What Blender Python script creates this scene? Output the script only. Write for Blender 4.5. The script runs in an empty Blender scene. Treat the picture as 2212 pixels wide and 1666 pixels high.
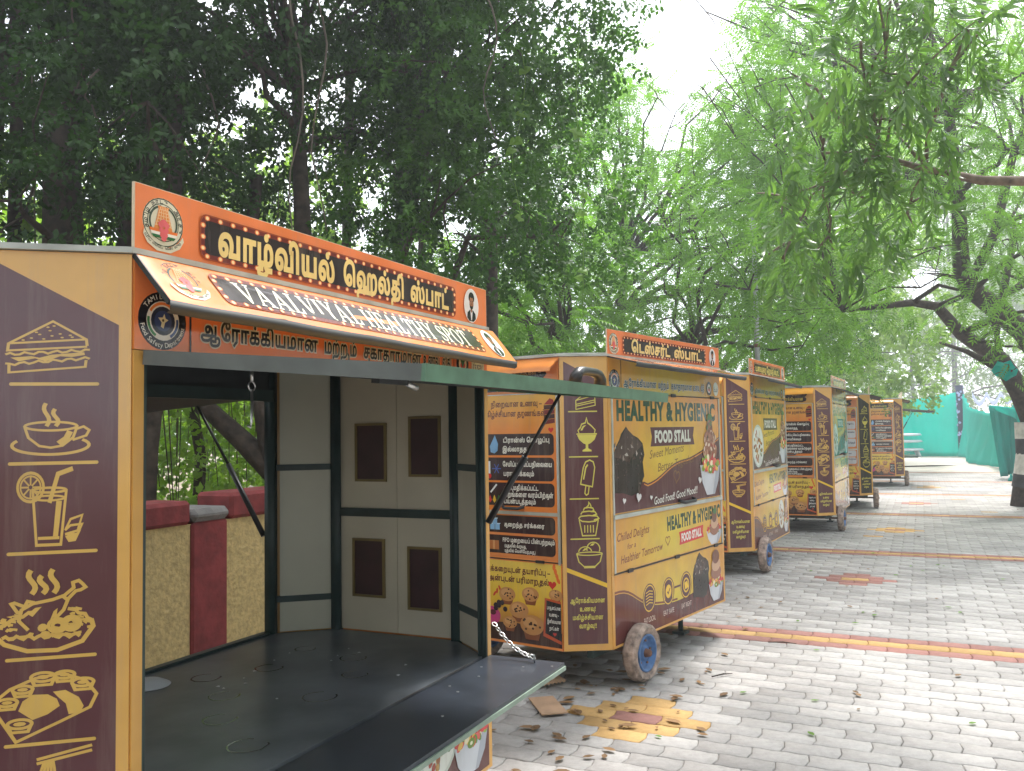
import bpy, bmesh, math, random
import numpy as np
from mathutils import Vector, Matrix, Euler
from mathutils.geometry import delaunay_2d_cdt, tessellate_polygon

random.seed(7)
RNG = np.random.default_rng(11)
SC = bpy.context.scene
COL = SC.collection

# ------------------------------------------------------------------ camera
EYE = Vector((0.0, 0.0, 1.6))
PITCH, ROLL = 0.0522, -0.0157
cam_d = bpy.data.cameras.new("camera")
cam_d.sensor_fit = 'HORIZONTAL'
cam_d.sensor_width = 36.0
cam_d.lens = 3483.5 / 4080 * 36.0
cam_d.clip_start = 0.05
cam_d.clip_end = 600.0
cam = bpy.data.objects.new("camera", cam_d)
COL.objects.link(cam)
_cp, _sp, _cr, _sr = math.cos(PITCH), math.sin(PITCH), math.cos(ROLL), math.sin(ROLL)
_f = Vector((0, _cp, _sp)); _u = Vector((0, -_sp, _cp)); _r = Vector((1, 0, 0))
CR = _cr * _r + _sr * _u
CU = -_sr * _r + _cr * _u
CF = _f
cam.matrix_world = Matrix(((CR.x, CU.x, -CF.x, EYE.x), (CR.y, CU.y, -CF.y, EYE.y), (CR.z, CU.z, -CF.z, EYE.z), (0, 0, 0, 1)))
SC.camera = cam

# ------------------------------------------------------------------ sky, sun, exposure
SUN_EL, SUN_AZ = math.radians(58), math.radians(28)      # azimuth clockwise from +Y (ahead, a little right)
world = bpy.data.worlds.new("World"); SC.world = world; world.use_nodes = True
wn = world.node_tree.nodes; wl = world.node_tree.links
bgn = wn["Background"]; bgn.inputs[1].default_value = 0.15
sky = wn.new("ShaderNodeTexSky"); sky.sky_type = 'NISHITA'; sky.sun_disc = False
sky.sun_elevation = SUN_EL; sky.sun_rotation = SUN_AZ
sky.air_density = 1.2; sky.dust_density = 3.0; sky.altitude = 100
tc = wn.new("ShaderNodeTexCoord"); nz = wn.new("ShaderNodeTexNoise"); nz.inputs['Scale'].default_value = 2.2
nz.inputs['Detail'].default_value = 6
ramp = wn.new("ShaderNodeMapRange"); ramp.inputs[1].default_value = 0.3; ramp.inputs[2].default_value = 0.6
ramp.inputs[3].default_value = 0.55; ramp.inputs[4].default_value = 0.95
mixc = wn.new("ShaderNodeMix"); mixc.data_type = 'RGBA'
mixc.inputs[7].default_value = (11.0, 11.4, 12.0, 1)
wl.new(tc.outputs['Generated'], nz.inputs['Vector']); wl.new(nz.outputs[0], ramp.inputs[0])
wl.new(ramp.outputs[0], mixc.inputs[0]); wl.new(sky.outputs[0], mixc.inputs[6]); wl.new(mixc.outputs[2], bgn.inputs[0])
sun_d = bpy.data.lights.new("sun", 'SUN'); sun_d.energy = 4.0; sun_d.angle = math.radians(11); sun_d.color = (1.0, 0.965, 0.92)
sun = bpy.data.objects.new("sun", sun_d); COL.objects.link(sun)
_sd = Vector((math.sin(SUN_AZ) * math.cos(SUN_EL), math.cos(SUN_AZ) * math.cos(SUN_EL), math.sin(SUN_EL)))
sun.rotation_euler = _sd.to_track_quat('Z', 'Y').to_euler()
sun.location = (4, 10, 30)
SC.view_settings.view_transform = 'Standard'; SC.view_settings.look = 'None'
SC.view_settings.gamma = 1.0; SC.view_settings.use_curve_mapping = False
SC.view_settings.exposure = 0.85
SC.render.engine = 'CYCLES'
SC.cycles.use_denoising = True
SC.cycles.max_bounces = 8; SC.cycles.diffuse_bounces = 4; SC.cycles.transmission_bounces = 4; SC.cycles.transparent_max_bounces = 6
SC.cycles.sample_clamp_indirect = 6.0

# ------------------------------------------------------------------ helpers
def lin(c):
    return tuple(((x / 255.0) / 12.92 if x / 255.0 <= 0.04045 else ((x / 255.0 + 0.055) / 1.055) ** 2.4) for x in c)

def tag(o, label=None, cat=None, group=None, kind=None):
    if label: o["label"] = label
    if cat: o["category"] = cat
    if group: o["group"] = group
    if kind: o["kind"] = kind
    return o

def empty(name, loc=(0, 0, 0), rz=0.0, parent=None):
    o = bpy.data.objects.new(name, None); o.empty_display_size = 0.2
    COL.objects.link(o); o.location = loc; o.rotation_euler = (0, 0, rz)
    if parent: o.parent = parent
    return o

def link(name, me, mat=None, parent=None):
    o = bpy.data.objects.new(name, me); COL.objects.link(o)
    if mat is not None and len(me.materials) == 0: me.materials.append(mat)
    if parent is not None: o.parent = parent
    return o

def mesh_np(name, verts, tris, mat=None, parent=None, smooth=False):
    """numpy verts (n,3) and faces (m,k) -> one mesh object"""
    me = bpy.data.meshes.new(name)
    verts = np.ascontiguousarray(verts, dtype=np.float32); tris = np.ascontiguousarray(tris, dtype=np.int32)
    k = tris.shape[1]; m = len(tris)
    me.vertices.add(len(verts)); me.vertices.foreach_set("co", verts.ravel())
    me.loops.add(m * k); me.loops.foreach_set("vertex_index", tris.ravel())
    me.polygons.add(m)
    me.polygons.foreach_set("loop_start", np.arange(0, m * k, k, dtype=np.int32))
    me.polygons.foreach_set("loop_total", np.full(m, k, dtype=np.int32))
    if smooth: me.polygons.foreach_set("use_smooth", np.ones(m, dtype=bool))
    me.update(calc_edges=True); me.validate()
    return link(name, me, mat, parent)

class MB:
    """collects boxes, prisms, tubes in one bmesh"""
    def __init__(s): s.bm = bmesh.new()
    def quadbox(s, pts_bot, pts_top):
        b = s.bm
        vb = [b.verts.new(p) for p in pts_bot]; vt = [b.verts.new(p) for p in pts_top]
        n = len(vb)
        b.faces.new(list(reversed(vb))); b.faces.new(vt)
        for i in range(n): b.faces.new((vb[i], vb[(i + 1) % n], vt[(i + 1) % n], vt[i]))
        return s
    def box(s, x0, x1, y0, y1, z0, z1):
        return s.quadbox([(x0, y0, z0), (x1, y0, z0), (x1, y1, z0), (x0, y1, z0)], [(x0, y0, z1), (x1, y0, z1), (x1, y1, z1), (x0, y1, z1)])
    def fbox(s, F, u0, u1, v0, v1, w0, w1):
        """box in a panel frame F(u,v,w)"""
        return s.quadbox([F(u0, v0, w0), F(u1, v0, w0), F(u1, v1, w0), F(u0, v1, w0)], [F(u0, v0, w1), F(u1, v0, w1), F(u1, v1, w1), F(u0, v1, w1)])
    def tube(s, pts, radii, seg=8, cap=True):
        pts = [Vector(p) for p in pts]
        if not hasattr(radii, '__len__'): radii = [radii] * len(pts)
        rings = []; ref = Vector((0.13, 0.21, 0.97))
        for i, p in enumerate(pts):
            d = (pts[min(i + 1, len(pts) - 1)] - pts[max(i - 1, 0)]).normalized()
            a = d.cross(ref)
            if a.length < 0.05: a = d.cross(Vector((1, 0, 0)))
            a.normalize(); c = d.cross(a)
            rings.append([s.bm.verts.new(p + radii[i] * (a * math.cos(2 * math.pi * k / seg) + c * math.sin(2 * math.pi * k / seg))) for k in range(seg)])
        for r0, r1 in zip(rings, rings[1:]):
            for k in range(seg):
                f = s.bm.faces.new((r0[k], r0[(k + 1) % seg], r1[(k + 1) % seg], r1[k])); f.smooth = True
        if cap: s.bm.faces.new(list(reversed(rings[0]))); s.bm.faces.new(rings[-1])
        return s
    def lathe(s, prof, axis_o, axis_d, seg=32, smooth=True):
        """prof: list of (r, h) along axis"""
        o = Vector(axis_o); d = Vector(axis_d).normalized(); a = d.orthogonal().normalized(); c = d.cross(a)
        rings = [[s.bm.verts.new(o + d * h + r * (a * math.cos(2 * math.pi * k / seg) + c * math.sin(2 * math.pi * k / seg))) for k in range(seg)] for r, h in prof]
        for r0, r1 in zip(rings, rings[1:]):
            for k in range(seg):
                f = s.bm.faces.new((r0[k], r0[(k + 1) % seg], r1[(k + 1) % seg], r1[k])); f.smooth = smooth
        return s
    def grid(s, rows):
        vs = [[s.bm.verts.new(p) for p in r] for r in rows]
        for a, b in zip(vs, vs[1:]):
            for i in range(len(a) - 1):
                f = s.bm.faces.new((a[i], a[i + 1], b[i + 1], b[i])); f.smooth = True
        return s
    def build(s, name, mat, parent=None, bevel=0.0):
        bmesh.ops.recalc_face_normals(s.bm, faces=s.bm.faces)
        if bevel:
            bmesh.ops.bevel(s.bm, geom=[e for e in s.bm.edges], offset=bevel, segments=1, affect='EDGES', clamp_overlap=True)
        me = bpy.data.meshes.new(name); s.bm.to_mesh(me); s.bm.free()
        return link(name, me, mat, parent)

def copy_tree(o, parent=None):
    c = o.copy(); COL.objects.link(c)
    if parent is not None: c.parent = parent
    for ch in list(o.children): copy_tree(ch, c)
    return c

# aisle frame: s runs along the row of stalls, u to the left of it
ANG = math.radians(25.0)
def su(s, u, z=0.0):
    return Vector((s * math.sin(ANG) - u * math.cos(ANG), s * math.cos(ANG) + u * math.sin(ANG), z))
def at(px, py, dep):
    """point seen at (px,py) of a 2212-wide picture, at forward distance dep"""
    k = 2212.0 / 4080 * 3483.5
    return EYE + dep * (CF + CR * ((px - 1106) / k) + CU * ((833 - py) / k))

# ------------------------------------------------------------------ materials
def nmat(name):
    m = bpy.data.materials.new(name); m.use_nodes = True
    return m, m.node_tree.nodes, m.node_tree.links, m.node_tree.nodes["Principled BSDF"]
def plain(name, c, rough=0.6, metal=0.0, var=0.12, scale=9.0, bump=0.0, bscale=60.0, spec=0.5, dirt=None):
    m, n, l, p = nmat(name)
    p.inputs['Roughness'].default_value = rough; p.inputs['Metallic'].default_value = metal
    p.inputs['Specular IOR Level'].default_value = spec
    t = n.new("ShaderNodeTexCoord"); no = n.new("ShaderNodeTexNoise"); no.inputs['Scale'].default_value = scale; no.inputs['Detail'].default_value = 5
    l.new(t.outputs['Object'], no.inputs['Vector'])
    mx = n.new("ShaderNodeMix"); mx.data_type = 'RGBA'
    mx.inputs[6].default_value = tuple(x * (1 - var) for x in c) + (1,)
    mx.inputs[7].default_value = tuple(min(1, x * (1 + var)) for x in c) + (1,)
    if dirt: mx.inputs[6].default_value = tuple(dirt) + (1,)
    mr = n.new("ShaderNodeMapRange"); mr.inputs[1].default_value = 0.3; mr.inputs[2].default_value = 0.65
    l.new(no.outputs[0], mr.inputs[0]); l.new(mr.outputs[0], mx.inputs[0]); l.new(mx.outputs[2], p.inputs['Base Color'])
    if bump:
        b = n.new("ShaderNodeBump"); b.inputs['Strength'].default_value = bump; b.inputs['Distance'].default_value = 0.01
        n2 = n.new("ShaderNodeTexNoise"); n2.inputs['Scale'].default_value = bscale; n2.inputs['Detail'].default_value = 4
        l.new(t.outputs['Object'], n2.inputs['Vector']); l.new(n2.outputs[0], b.inputs['Height']); l.new(b.outputs[0], p.inputs['Normal'])
    return m

def print_mat():
    m, n, l, p = nmat("printed_vinyl")
    a = n.new("ShaderNodeAttribute"); a.attribute_name = "Col"
    t = n.new("ShaderNodeTexCoord"); no = n.new("ShaderNodeTexNoise"); no.inputs['Scale'].default_value = 7; no.inputs['Detail'].default_value = 6
    l.new(t.outputs['Object'], no.inputs['Vector'])
    mr = n.new("ShaderNodeMapRange"); mr.inputs[1].default_value = 0.3; mr.inputs[2].default_value = 0.7; mr.inputs[3].default_value = 0.88; mr.inputs[4].default_value = 1.03
    l.new(no.outputs[0], mr.inputs[0])
    mx = n.new("ShaderNodeVectorMath"); mx.operation = 'SCALE'; l.new(a.outputs['Color'], mx.inputs[0]); l.new(mr.outputs[0], mx.inputs['Scale'])
    mp = n.new("ShaderNodeMapping"); mp.inputs['Scale'].default_value = (16, 16, 1.1); l.new(t.outputs['Object'], mp.inputs[0])
    n3 = n.new("ShaderNodeTexNoise"); n3.inputs['Scale'].default_value = 1.0; n3.inputs['Detail'].default_value = 7; n3.inputs['Roughness'].default_value = .7; l.new(mp.outputs[0], n3.inputs['Vector'])
    m3 = n.new("ShaderNodeMapRange"); m3.inputs[1].default_value = 0.5; m3.inputs[2].default_value = 0.8; m3.inputs[3].default_value = 0.0; m3.inputs[4].default_value = 0.32; l.new(n3.outputs[0], m3.inputs[0])
    dm = n.new("ShaderNodeMix"); dm.data_type = 'RGBA'; dm.inputs[7].default_value = (0.30, 0.24, 0.19, 1); l.new(m3.outputs[0], dm.inputs[0]); l.new(mx.outputs[0], dm.inputs[6])
    l.new(dm.outputs[2], p.inputs['Base Color'])
    n2 = n.new("ShaderNodeTexNoise"); n2.inputs['Scale'].default_value = 3.5; l.new(t.outputs['Object'], n2.inputs['Vector'])
    b = n.new("ShaderNodeBump"); b.inputs['Strength'].default_value = 0.07; b.inputs['Distance'].default_value = 0.02
    l.new(n2.outputs[0], b.inputs['Height']); l.new(b.outputs[0], p.inputs['Normal'])
    r2 = n.new("ShaderNodeMapRange"); r2.inputs[1].default_value = 0.35; r2.inputs[2].default_value = 0.65; r2.inputs[3].default_value = 0.09; r2.inputs[4].default_value = 0.2
    l.new(no.outputs[0], r2.inputs[0]); l.new(r2.outputs[0], p.inputs['Roughness'])
    return m

def leaf_mat(name, c1, c2, trans=0.35, rough=0.45, yellow=0.0):
    m, n, l, p = nmat(name)
    g = n.new("ShaderNodeNewGeometry"); t = n.new("ShaderNodeTexCoord")
    no = n.new("ShaderNodeTexNoise"); no.inputs['Scale'].default_value = 0.9; l.new(t.outputs['Object'], no.inputs['Vector'])
    ad = n.new("ShaderNodeMath"); ad.operation = 'MULTIPLY_ADD'; ad.inputs[1].default_value = 0.55; l.new(g.outputs['Random Per Island'], ad.inputs[0])
    mm = n.new("ShaderNodeMath"); mm.operation = 'MULTIPLY_ADD'; mm.inputs[1].default_value = 1.6; mm.inputs[2].default_value = -0.55; l.new(no.outputs[0], mm.inputs[0])
    l.new(mm.outputs[0], ad.inputs[2])
    cr = n.new("ShaderNodeValToRGB"); e = cr.color_ramp.elements
    e[0].position = 0.05; e[0].color = tuple(c1) + (1,); e[1].position = 0.9; e[1].color = tuple(c2) + (1,)
    l.new(ad.outputs[0], cr.inputs[0]); l.new(cr.outputs[0], p.inputs['Base Color'])
    p.inputs['Roughness'].default_value = rough; p.inputs['Specular IOR Level'].default_value = 0.3
    tr = n.new("ShaderNodeBsdfTranslucent"); hs = n.new("ShaderNodeMix"); hs.data_type = 'RGBA'; hs.blend_type = 'MULTIPLY'; hs.inputs[0].default_value = 1
    hs.inputs[7].default_value = (1.4, 1.7, 0.45, 1); l.new(cr.outputs[0], hs.inputs[6]); l.new(hs.outputs[2], tr.inputs[0])
    ms = n.new("ShaderNodeMixShader"); ms.inputs[0].default_value = trans
    l.new(p.outputs[0], ms.inputs[1]); l.new(tr.outputs[0], ms.inputs[2]); l.new(ms.outputs[0], n["Material Output"].inputs[0])
    return m

def paver_mat(name, c, red=False):
    m, n, l, p = nmat(name)
    oi = n.new("ShaderNodeObjectInfo"); g = n.new("ShaderNodeNewGeometry")
    ad = n.new("ShaderNodeMath"); ad.operation = 'ADD'; l.new(oi.outputs['Random'], ad.inputs[0]); l.new(g.outputs['Random Per Island'], ad.inputs[1])
    fr = n.new("ShaderNodeMath"); fr.operation = 'FRACT'; l.new(ad.outputs[0], fr.inputs[0])
    n1 = n.new("ShaderNodeTexNoise"); n1.inputs['Scale'].default_value = 0.9; n1.inputs['Detail'].default_value = 5; l.new(g.outputs['Position'], n1.inputs['Vector'])
    n2 = n.new("ShaderNodeTexNoise"); n2.inputs['Scale'].default_value = 22; n2.inputs['Detail'].default_value = 8; n2.inputs['Roughness'].default_value = 0.75; l.new(g.outputs['Position'], n2.inputs['Vector'])
    # island tone 0.82..1.1
    a = n.new("ShaderNodeMapRange"); a.inputs[3].default_value = 0.80; a.inputs[4].default_value = 1.12; l.new(fr.outputs[0], a.inputs[0])
    b = n.new("ShaderNodeMapRange"); b.inputs[1].default_value = 0.36; b.inputs[2].default_value = 0.62; b.inputs[3].default_value = 0.78; b.inputs[4].default_value = 1.06; l.new(n1.outputs[0], b.inputs[0])
    d = n.new("ShaderNodeMapRange"); d.inputs[1].default_value = 0.3; d.inputs[2].default_value = 0.7; d.inputs[3].default_value = 0.8; d.inputs[4].default_value = 1.12; l.new(n2.outputs[0], d.inputs[0])
    m1 = n.new("ShaderNodeMath"); m1.operation = 'MULTIPLY'; l.new(a.outputs[0], m1.inputs[0]); l.new(b.outputs[0], m1.inputs[1])
    m2 = n.new("ShaderNodeMath"); m2.operation = 'MULTIPLY'; l.new(m1.outputs[0], m2.inputs[0]); l.new(d.outputs[0], m2.inputs[1])
    sc = n.new("ShaderNodeVectorMath"); sc.operation = 'SCALE'; sc.inputs[0].default_value = c; l.new(m2.outputs[0], sc.inputs['Scale'])
    l.new(sc.outputs[0], p.inputs['Base Color']); p.inputs['Roughness'].default_value = 0.8; p.inputs['Specular IOR Level'].default_value = 0.3
    bp = n.new("ShaderNodeBump"); bp.inputs['Strength'].default_value = 0.35; bp.inputs['Distance'].default_value = 0.004
    l.new(n2.outputs[0], bp.inputs['Height']); l.new(bp.outputs[0], p.inputs['Normal'])
    return m

M = {}
M['print'] = print_mat()
M['orange'] = plain('orange_vinyl', lin((220, 136, 68)), 0.3, var=0.06)
M['yellow'] = plain('yellow_vinyl', lin((208, 156, 80)), 0.3, var=0.06)
M['hood'] = plain('yellow_hood', lin((240, 165, 45)), 0.35, var=0.06)
M['green_frame'] = plain('dark_green_frame', (0.018, 0.04, 0.038), 0.45, var=0.25)
M['dark'] = plain('dark_underside', (0.02, 0.024, 0.026), 0.6, var=0.2)
M['alu'] = plain('aluminium_trim', (0.52, 0.56, 0.53), 0.35, metal=0.6, var=0.12)
M['edge_reflect'] = plain('alu_tree_reflection', (0.10, 0.20, 0.13), 0.4, var=0.25, scale=14)  # aluminium edge with the trees' green reflection put into its colour
M['steel'] = plain('steel', (0.55, 0.55, 0.55), 0.28, metal=1.0, var=0.1)
M['black'] = plain('black_plastic', (0.015, 0.015, 0.017), 0.4, var=0.2)
M['worktop'] = plain('slate_worktop', (0.115, 0.13, 0.15), 0.33, var=0.2, scale=3.2, bump=0.12, bscale=9, dirt=(0.04, 0.05, 0.062))
M['flap'] = plain('dark_laminate', (0.032, 0.04, 0.055), 0.28, var=0.15)
M['inner'] = plain('pale_inner_panel', (0.55, 0.54, 0.43), 0.45, var=0.08, scale=2.5)
M['inner2'] = plain('cream_inner_panel', (0.62, 0.565, 0.44), 0.45, var=0.08, scale=2.5)
M['maroon'] = plain('maroon_pane', (0.05, 0.018, 0.02), 0.5, var=0.2)
M['gold'] = plain('gold_frame', (0.22, 0.16, 0.06), 0.4, metal=0.3, var=0.2)
M['roof'] = plain('roof_sheet', (0.42, 0.43, 0.40), 0.5, var=0.2)
M['tyre'] = plain('dusty_tyre', (0.30, 0.23, 0.19), 0.85, var=0.45, scale=22, bump=0.9, bscale=28, dirt=(0.13, 0.10, 0.085))
M['rim'] = plain('blue_rim', (0.05, 0.13, 0.30), 0.5, var=0.35, scale=20)
M['rust'] = plain('rusty_hub', (0.16, 0.07, 0.04), 0.7, var=0.4, scale=30)
M['bark'] = plain('bark', (0.05, 0.036, 0.027), 0.9, var=0.5, scale=14, bump=1.0, bscale=22)
M['bark2'] = plain('pale_bark', (0.16, 0.12, 0.09), 0.9, var=0.45, scale=14, bump=1.0, bscale=22)
M['whitepaint'] = plain('white_trunk_paint', (0.62, 0.60, 0.58), 0.8, var=0.2, bump=0.8, bscale=22)
M['blackpaint'] = plain('black_trunk_paint', (0.04, 0.04, 0.045), 0.8, var=0.3, bump=0.8, bscale=22)
M['vine'] = plain('vine_stem', (0.10, 0.08, 0.06), 0.85, var=0.4)
M['stucco'] = plain('yellow_stucco', (0.50, 0.38, 0.17), 0.95, var=0.2, scale=40, bump=1.0, bscale=48)
M['redpaint'] = plain('red_wall_paint', (0.20, 0.035, 0.035), 0.85, var=0.25, scale=12, bump=0.5, bscale=30)
M['cement'] = plain('grey_cement', (0.20, 0.19, 0.18), 0.95, var=0.3, bump=0.8, bscale=30)
M['soil'] = plain('dry_soil', (0.20, 0.155, 0.11), 1.0, var=0.35, scale=3, bump=0.8, bscale=18)
M['joint'] = plain('paver_joint_sand', (0.20, 0.185, 0.165), 1.0, var=0.3, scale=4, bump=0.4)
M['sand'] = plain('pale_sandy_ground', (0.46, 0.42, 0.37), 1.0, var=0.15, scale=2, bump=0.4)
M['pole'] = plain('galvanised_pole', (0.40, 0.41, 0.42), 0.5, metal=0.3, var=0.15)
M['card'] = plain('cardboard', (0.42, 0.27, 0.17), 0.9, var=0.15)
M['litter'] = None
def cloth_mat(name, c, trans):
    m, n, l, p = nmat(name); p.inputs['Base Color'].default_value = c + (1,); p.inputs['Roughness'].default_value = 0.7
    t = n.new("ShaderNodeTexCoord"); no = n.new("ShaderNodeTexNoise"); no.inputs['Scale'].default_value = 0.8; no.inputs['Detail'].default_value = 4
    l.new(t.outputs['Object'], no.inputs['Vector'])
    mx = n.new("ShaderNodeMix"); mx.data_type = 'RGBA'; mx.inputs[6].default_value = tuple(x * .82 for x in c) + (1,); mx.inputs[7].default_value = tuple(min(1, x * 1.15) for x in c) + (1,)
    l.new(no.outputs[0], mx.inputs[0]); l.new(mx.outputs[2], p.inputs['Base Color'])
    tr = n.new("ShaderNodeBsdfTranslucent"); l.new(mx.outputs[2], tr.inputs[0])
    ms = n.new("ShaderNodeMixShader"); ms.inputs[0].default_value = trans
    l.new(p.outputs[0], ms.inputs[1]); l.new(tr.outputs[0], ms.inputs[2]); l.new(ms.outputs[0], n["Material Output"].inputs[0])
    return m
M['teal'] = cloth_mat('teal_shade_net', (0.0, 0.60, 0.53), 0.68)
M['teal_dark'] = cloth_mat('deep_teal_cloth', (0.003, 0.38, 0.33), 0.5)
M['navy'] = plain('navy_cloth', (0.02, 0.03, 0.08), 0.8)
M['dot'] = plain('pale_blue_print', (0.40, 0.46, 0.75), 0.8)
M['paver'] = paver_mat('grey_paver', (0.385, 0.366, 0.352))
M['paver_red'] = paver_mat('red_paver', (0.34, 0.165, 0.14))
M['paver_yel'] = paver_mat('yellow_paver', (0.54, 0.335, 0.13))
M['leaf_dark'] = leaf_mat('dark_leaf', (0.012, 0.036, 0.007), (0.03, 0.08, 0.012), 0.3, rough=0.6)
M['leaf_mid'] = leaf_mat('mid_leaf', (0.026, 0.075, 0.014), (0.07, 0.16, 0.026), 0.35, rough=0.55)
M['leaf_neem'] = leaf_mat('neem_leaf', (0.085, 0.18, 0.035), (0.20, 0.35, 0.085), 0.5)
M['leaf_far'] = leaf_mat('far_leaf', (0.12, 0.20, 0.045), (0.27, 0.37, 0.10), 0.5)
M['leaf_phyl'] = leaf_mat('long_leaf', (0.065, 0.135, 0.05), (0.14, 0.235, 0.09), 0.4, rough=0.28)
M['leaf_vine'] = leaf_mat('vine_leaf', (0.09, 0.19, 0.03), (0.16, 0.28, 0.05), 0.4)
M['dry'] = leaf_mat('dry_leaf', (0.11, 0.065, 0.035), (0.33, 0.19, 0.09), 0.1, rough=0.8)

# ------------------------------------------------------------------ flat print (drawn as thin coloured faces lying on a panel)
_GL = {}
_ADV = {}
def _outline(ch):
    c = bpy.data.curves.new("g", 'FONT'); c.body = ch; c.size = 1.0; c.resolution_u = 3
    o = bpy.data.objects.new("g", c); COL.objects.link(o)
    dg = bpy.context.evaluated_depsgraph_get(); dg.update()
    cu = o.evaluated_get(dg).to_curve(dg)
    polys = []
    for sp in cu.splines:
        P = []
        if sp.type == 'BEZIER':
            bp = sp.bezier_points; n = len(bp)
            for i in range(n):
                a, b = bp[i], bp[(i + 1) % n]
                p0, p1, p2, p3 = a.co, a.handle_right, b.handle_left, b.co
                st = 1 if ((p0 - p1).length < 1e-4 and (p2 - p3).length < 1e-4) else 4
                for k in range(st):
                    t = k / st
                    P.append(((1 - t) ** 3 * p0 + 3 * t * (1 - t) ** 2 * p1 + 3 * t * t * (1 - t) * p2 + t ** 3 * p3).to_2d())
        else:
            P = [Vector((q.co[0], q.co[1])) for q in sp.points]
        Q = []
        for v in P:
            if not Q or (v - Q[-1]).length > 1e-4: Q.append(v)
        if len(Q) > 2 and (Q[0] - Q[-1]).length < 1e-4: Q.pop()
        if len(Q) > 2: polys.append(Q)
    o.evaluated_get(dg).to_curve_clear()
    bpy.data.objects.remove(o); bpy.data.curves.remove(c)
    return polys
def _xs(body):
    P = _outline(body)
    return min(p.x for q in P for p in q) if P else 0.0
def advance(ch):
    if ch not in _ADV:
        if not _ADV.get('|0'): _ADV['|0'] = _xs('I')
        c = bpy.data.curves.new("g", 'FONT'); c.body = ch + 'I'; c.size = 1.0
        P = _outline(ch + 'I')
        # the trailing I is the last contour
        _ADV[ch] = min(p.x for p in P[-1]) - _ADV['|0'] if P else 0.3
        bpy.data.curves.remove(c)
    return _ADV[ch]
def winding_fill(polys):
    """non-zero winding triangulation"""
    vs, es = [], []
    for q in polys:
        b = len(vs); n = len(q); vs += [Vector(p) for p in q]; es += [(b + i, b + (i + 1) % n) for i in range(n)]
    ov, oe, of, *_ = delaunay_2d_cdt(vs, es, [], 0, 1e-5)
    tris = []
    arr = [np.array([[p[0], p[1]] for p in q]) for q in polys]
    for f in of:
        c = (ov[f[0]] + ov[f[1]] + ov[f[2]]) / 3; w = 0
        for A in arr:
            B = np.roll(A, -1, 0)
            up = (A[:, 1] <= c.y) & (B[:, 1] > c.y); dn = (A[:, 1] > c.y) & (B[:, 1] <= c.y)
            cr = (B[:, 0] - A[:, 0]) * (c.y - A[:, 1]) - (c.x - A[:, 0]) * (B[:, 1] - A[:, 1])
            w += int((up & (cr > 0)).sum()) - int((dn & (cr < 0)).sum())
        if w: tris.append(tuple(f))
    return [tuple(v) for v in ov], tris
def glyph(ch, bold):
    k = (ch, bold)
    if k not in _GL:
        P = _outline(ch)
        if bold and P:
            R = []
            for q in P:
                n = len(q); r = []
                for i in range(n):
                    a = (q[i] - q[i - 1]); b = (q[(i + 1) % n] - q[i])
                    if a.length < 1e-6 or b.length < 1e-6: r.append(q[i]); continue
                    a.normalize(); b.normalize()
                    nn = Vector((-a.y - b.y, a.x + b.x))
                    L = nn.length
                    nn = nn / L * min(2.0, 2.0 / max(L, .7)) if L > 1e-3 else Vector((0, 0))
                    r.append(q[i] + nn * bold)
                R.append(r)
            # outer contours of these fonts run clockwise: the left normal points outward there
            def area(q): return sum(q[i - 1].x * q[i].y - q[i].x * q[i - 1].y for i in range(len(q)))
            if area(max(P, key=lambda q: abs(area(q)))) > 0:
                R = [[2 * p - r for p, r in zip(q, s)] for q, s in zip(P, R)]
            P = R
        _GL[k] = winding_fill(P) if P else ([], [])
    return _GL[k]
_PRE = 'ெேை'
def tamil(s):
    out = []
    for ch in s:
        if ch == 'ொ': out.insert(len(out) - 1, 'ெ'); out.append('ா')
        elif ch == 'ோ': out.insert(len(out) - 1, 'ே'); out.append('ா')
        elif ch in _PRE: out.insert(len(out) - 1, ch)
        else: out.append(ch)
    return ''.join(out)

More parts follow.
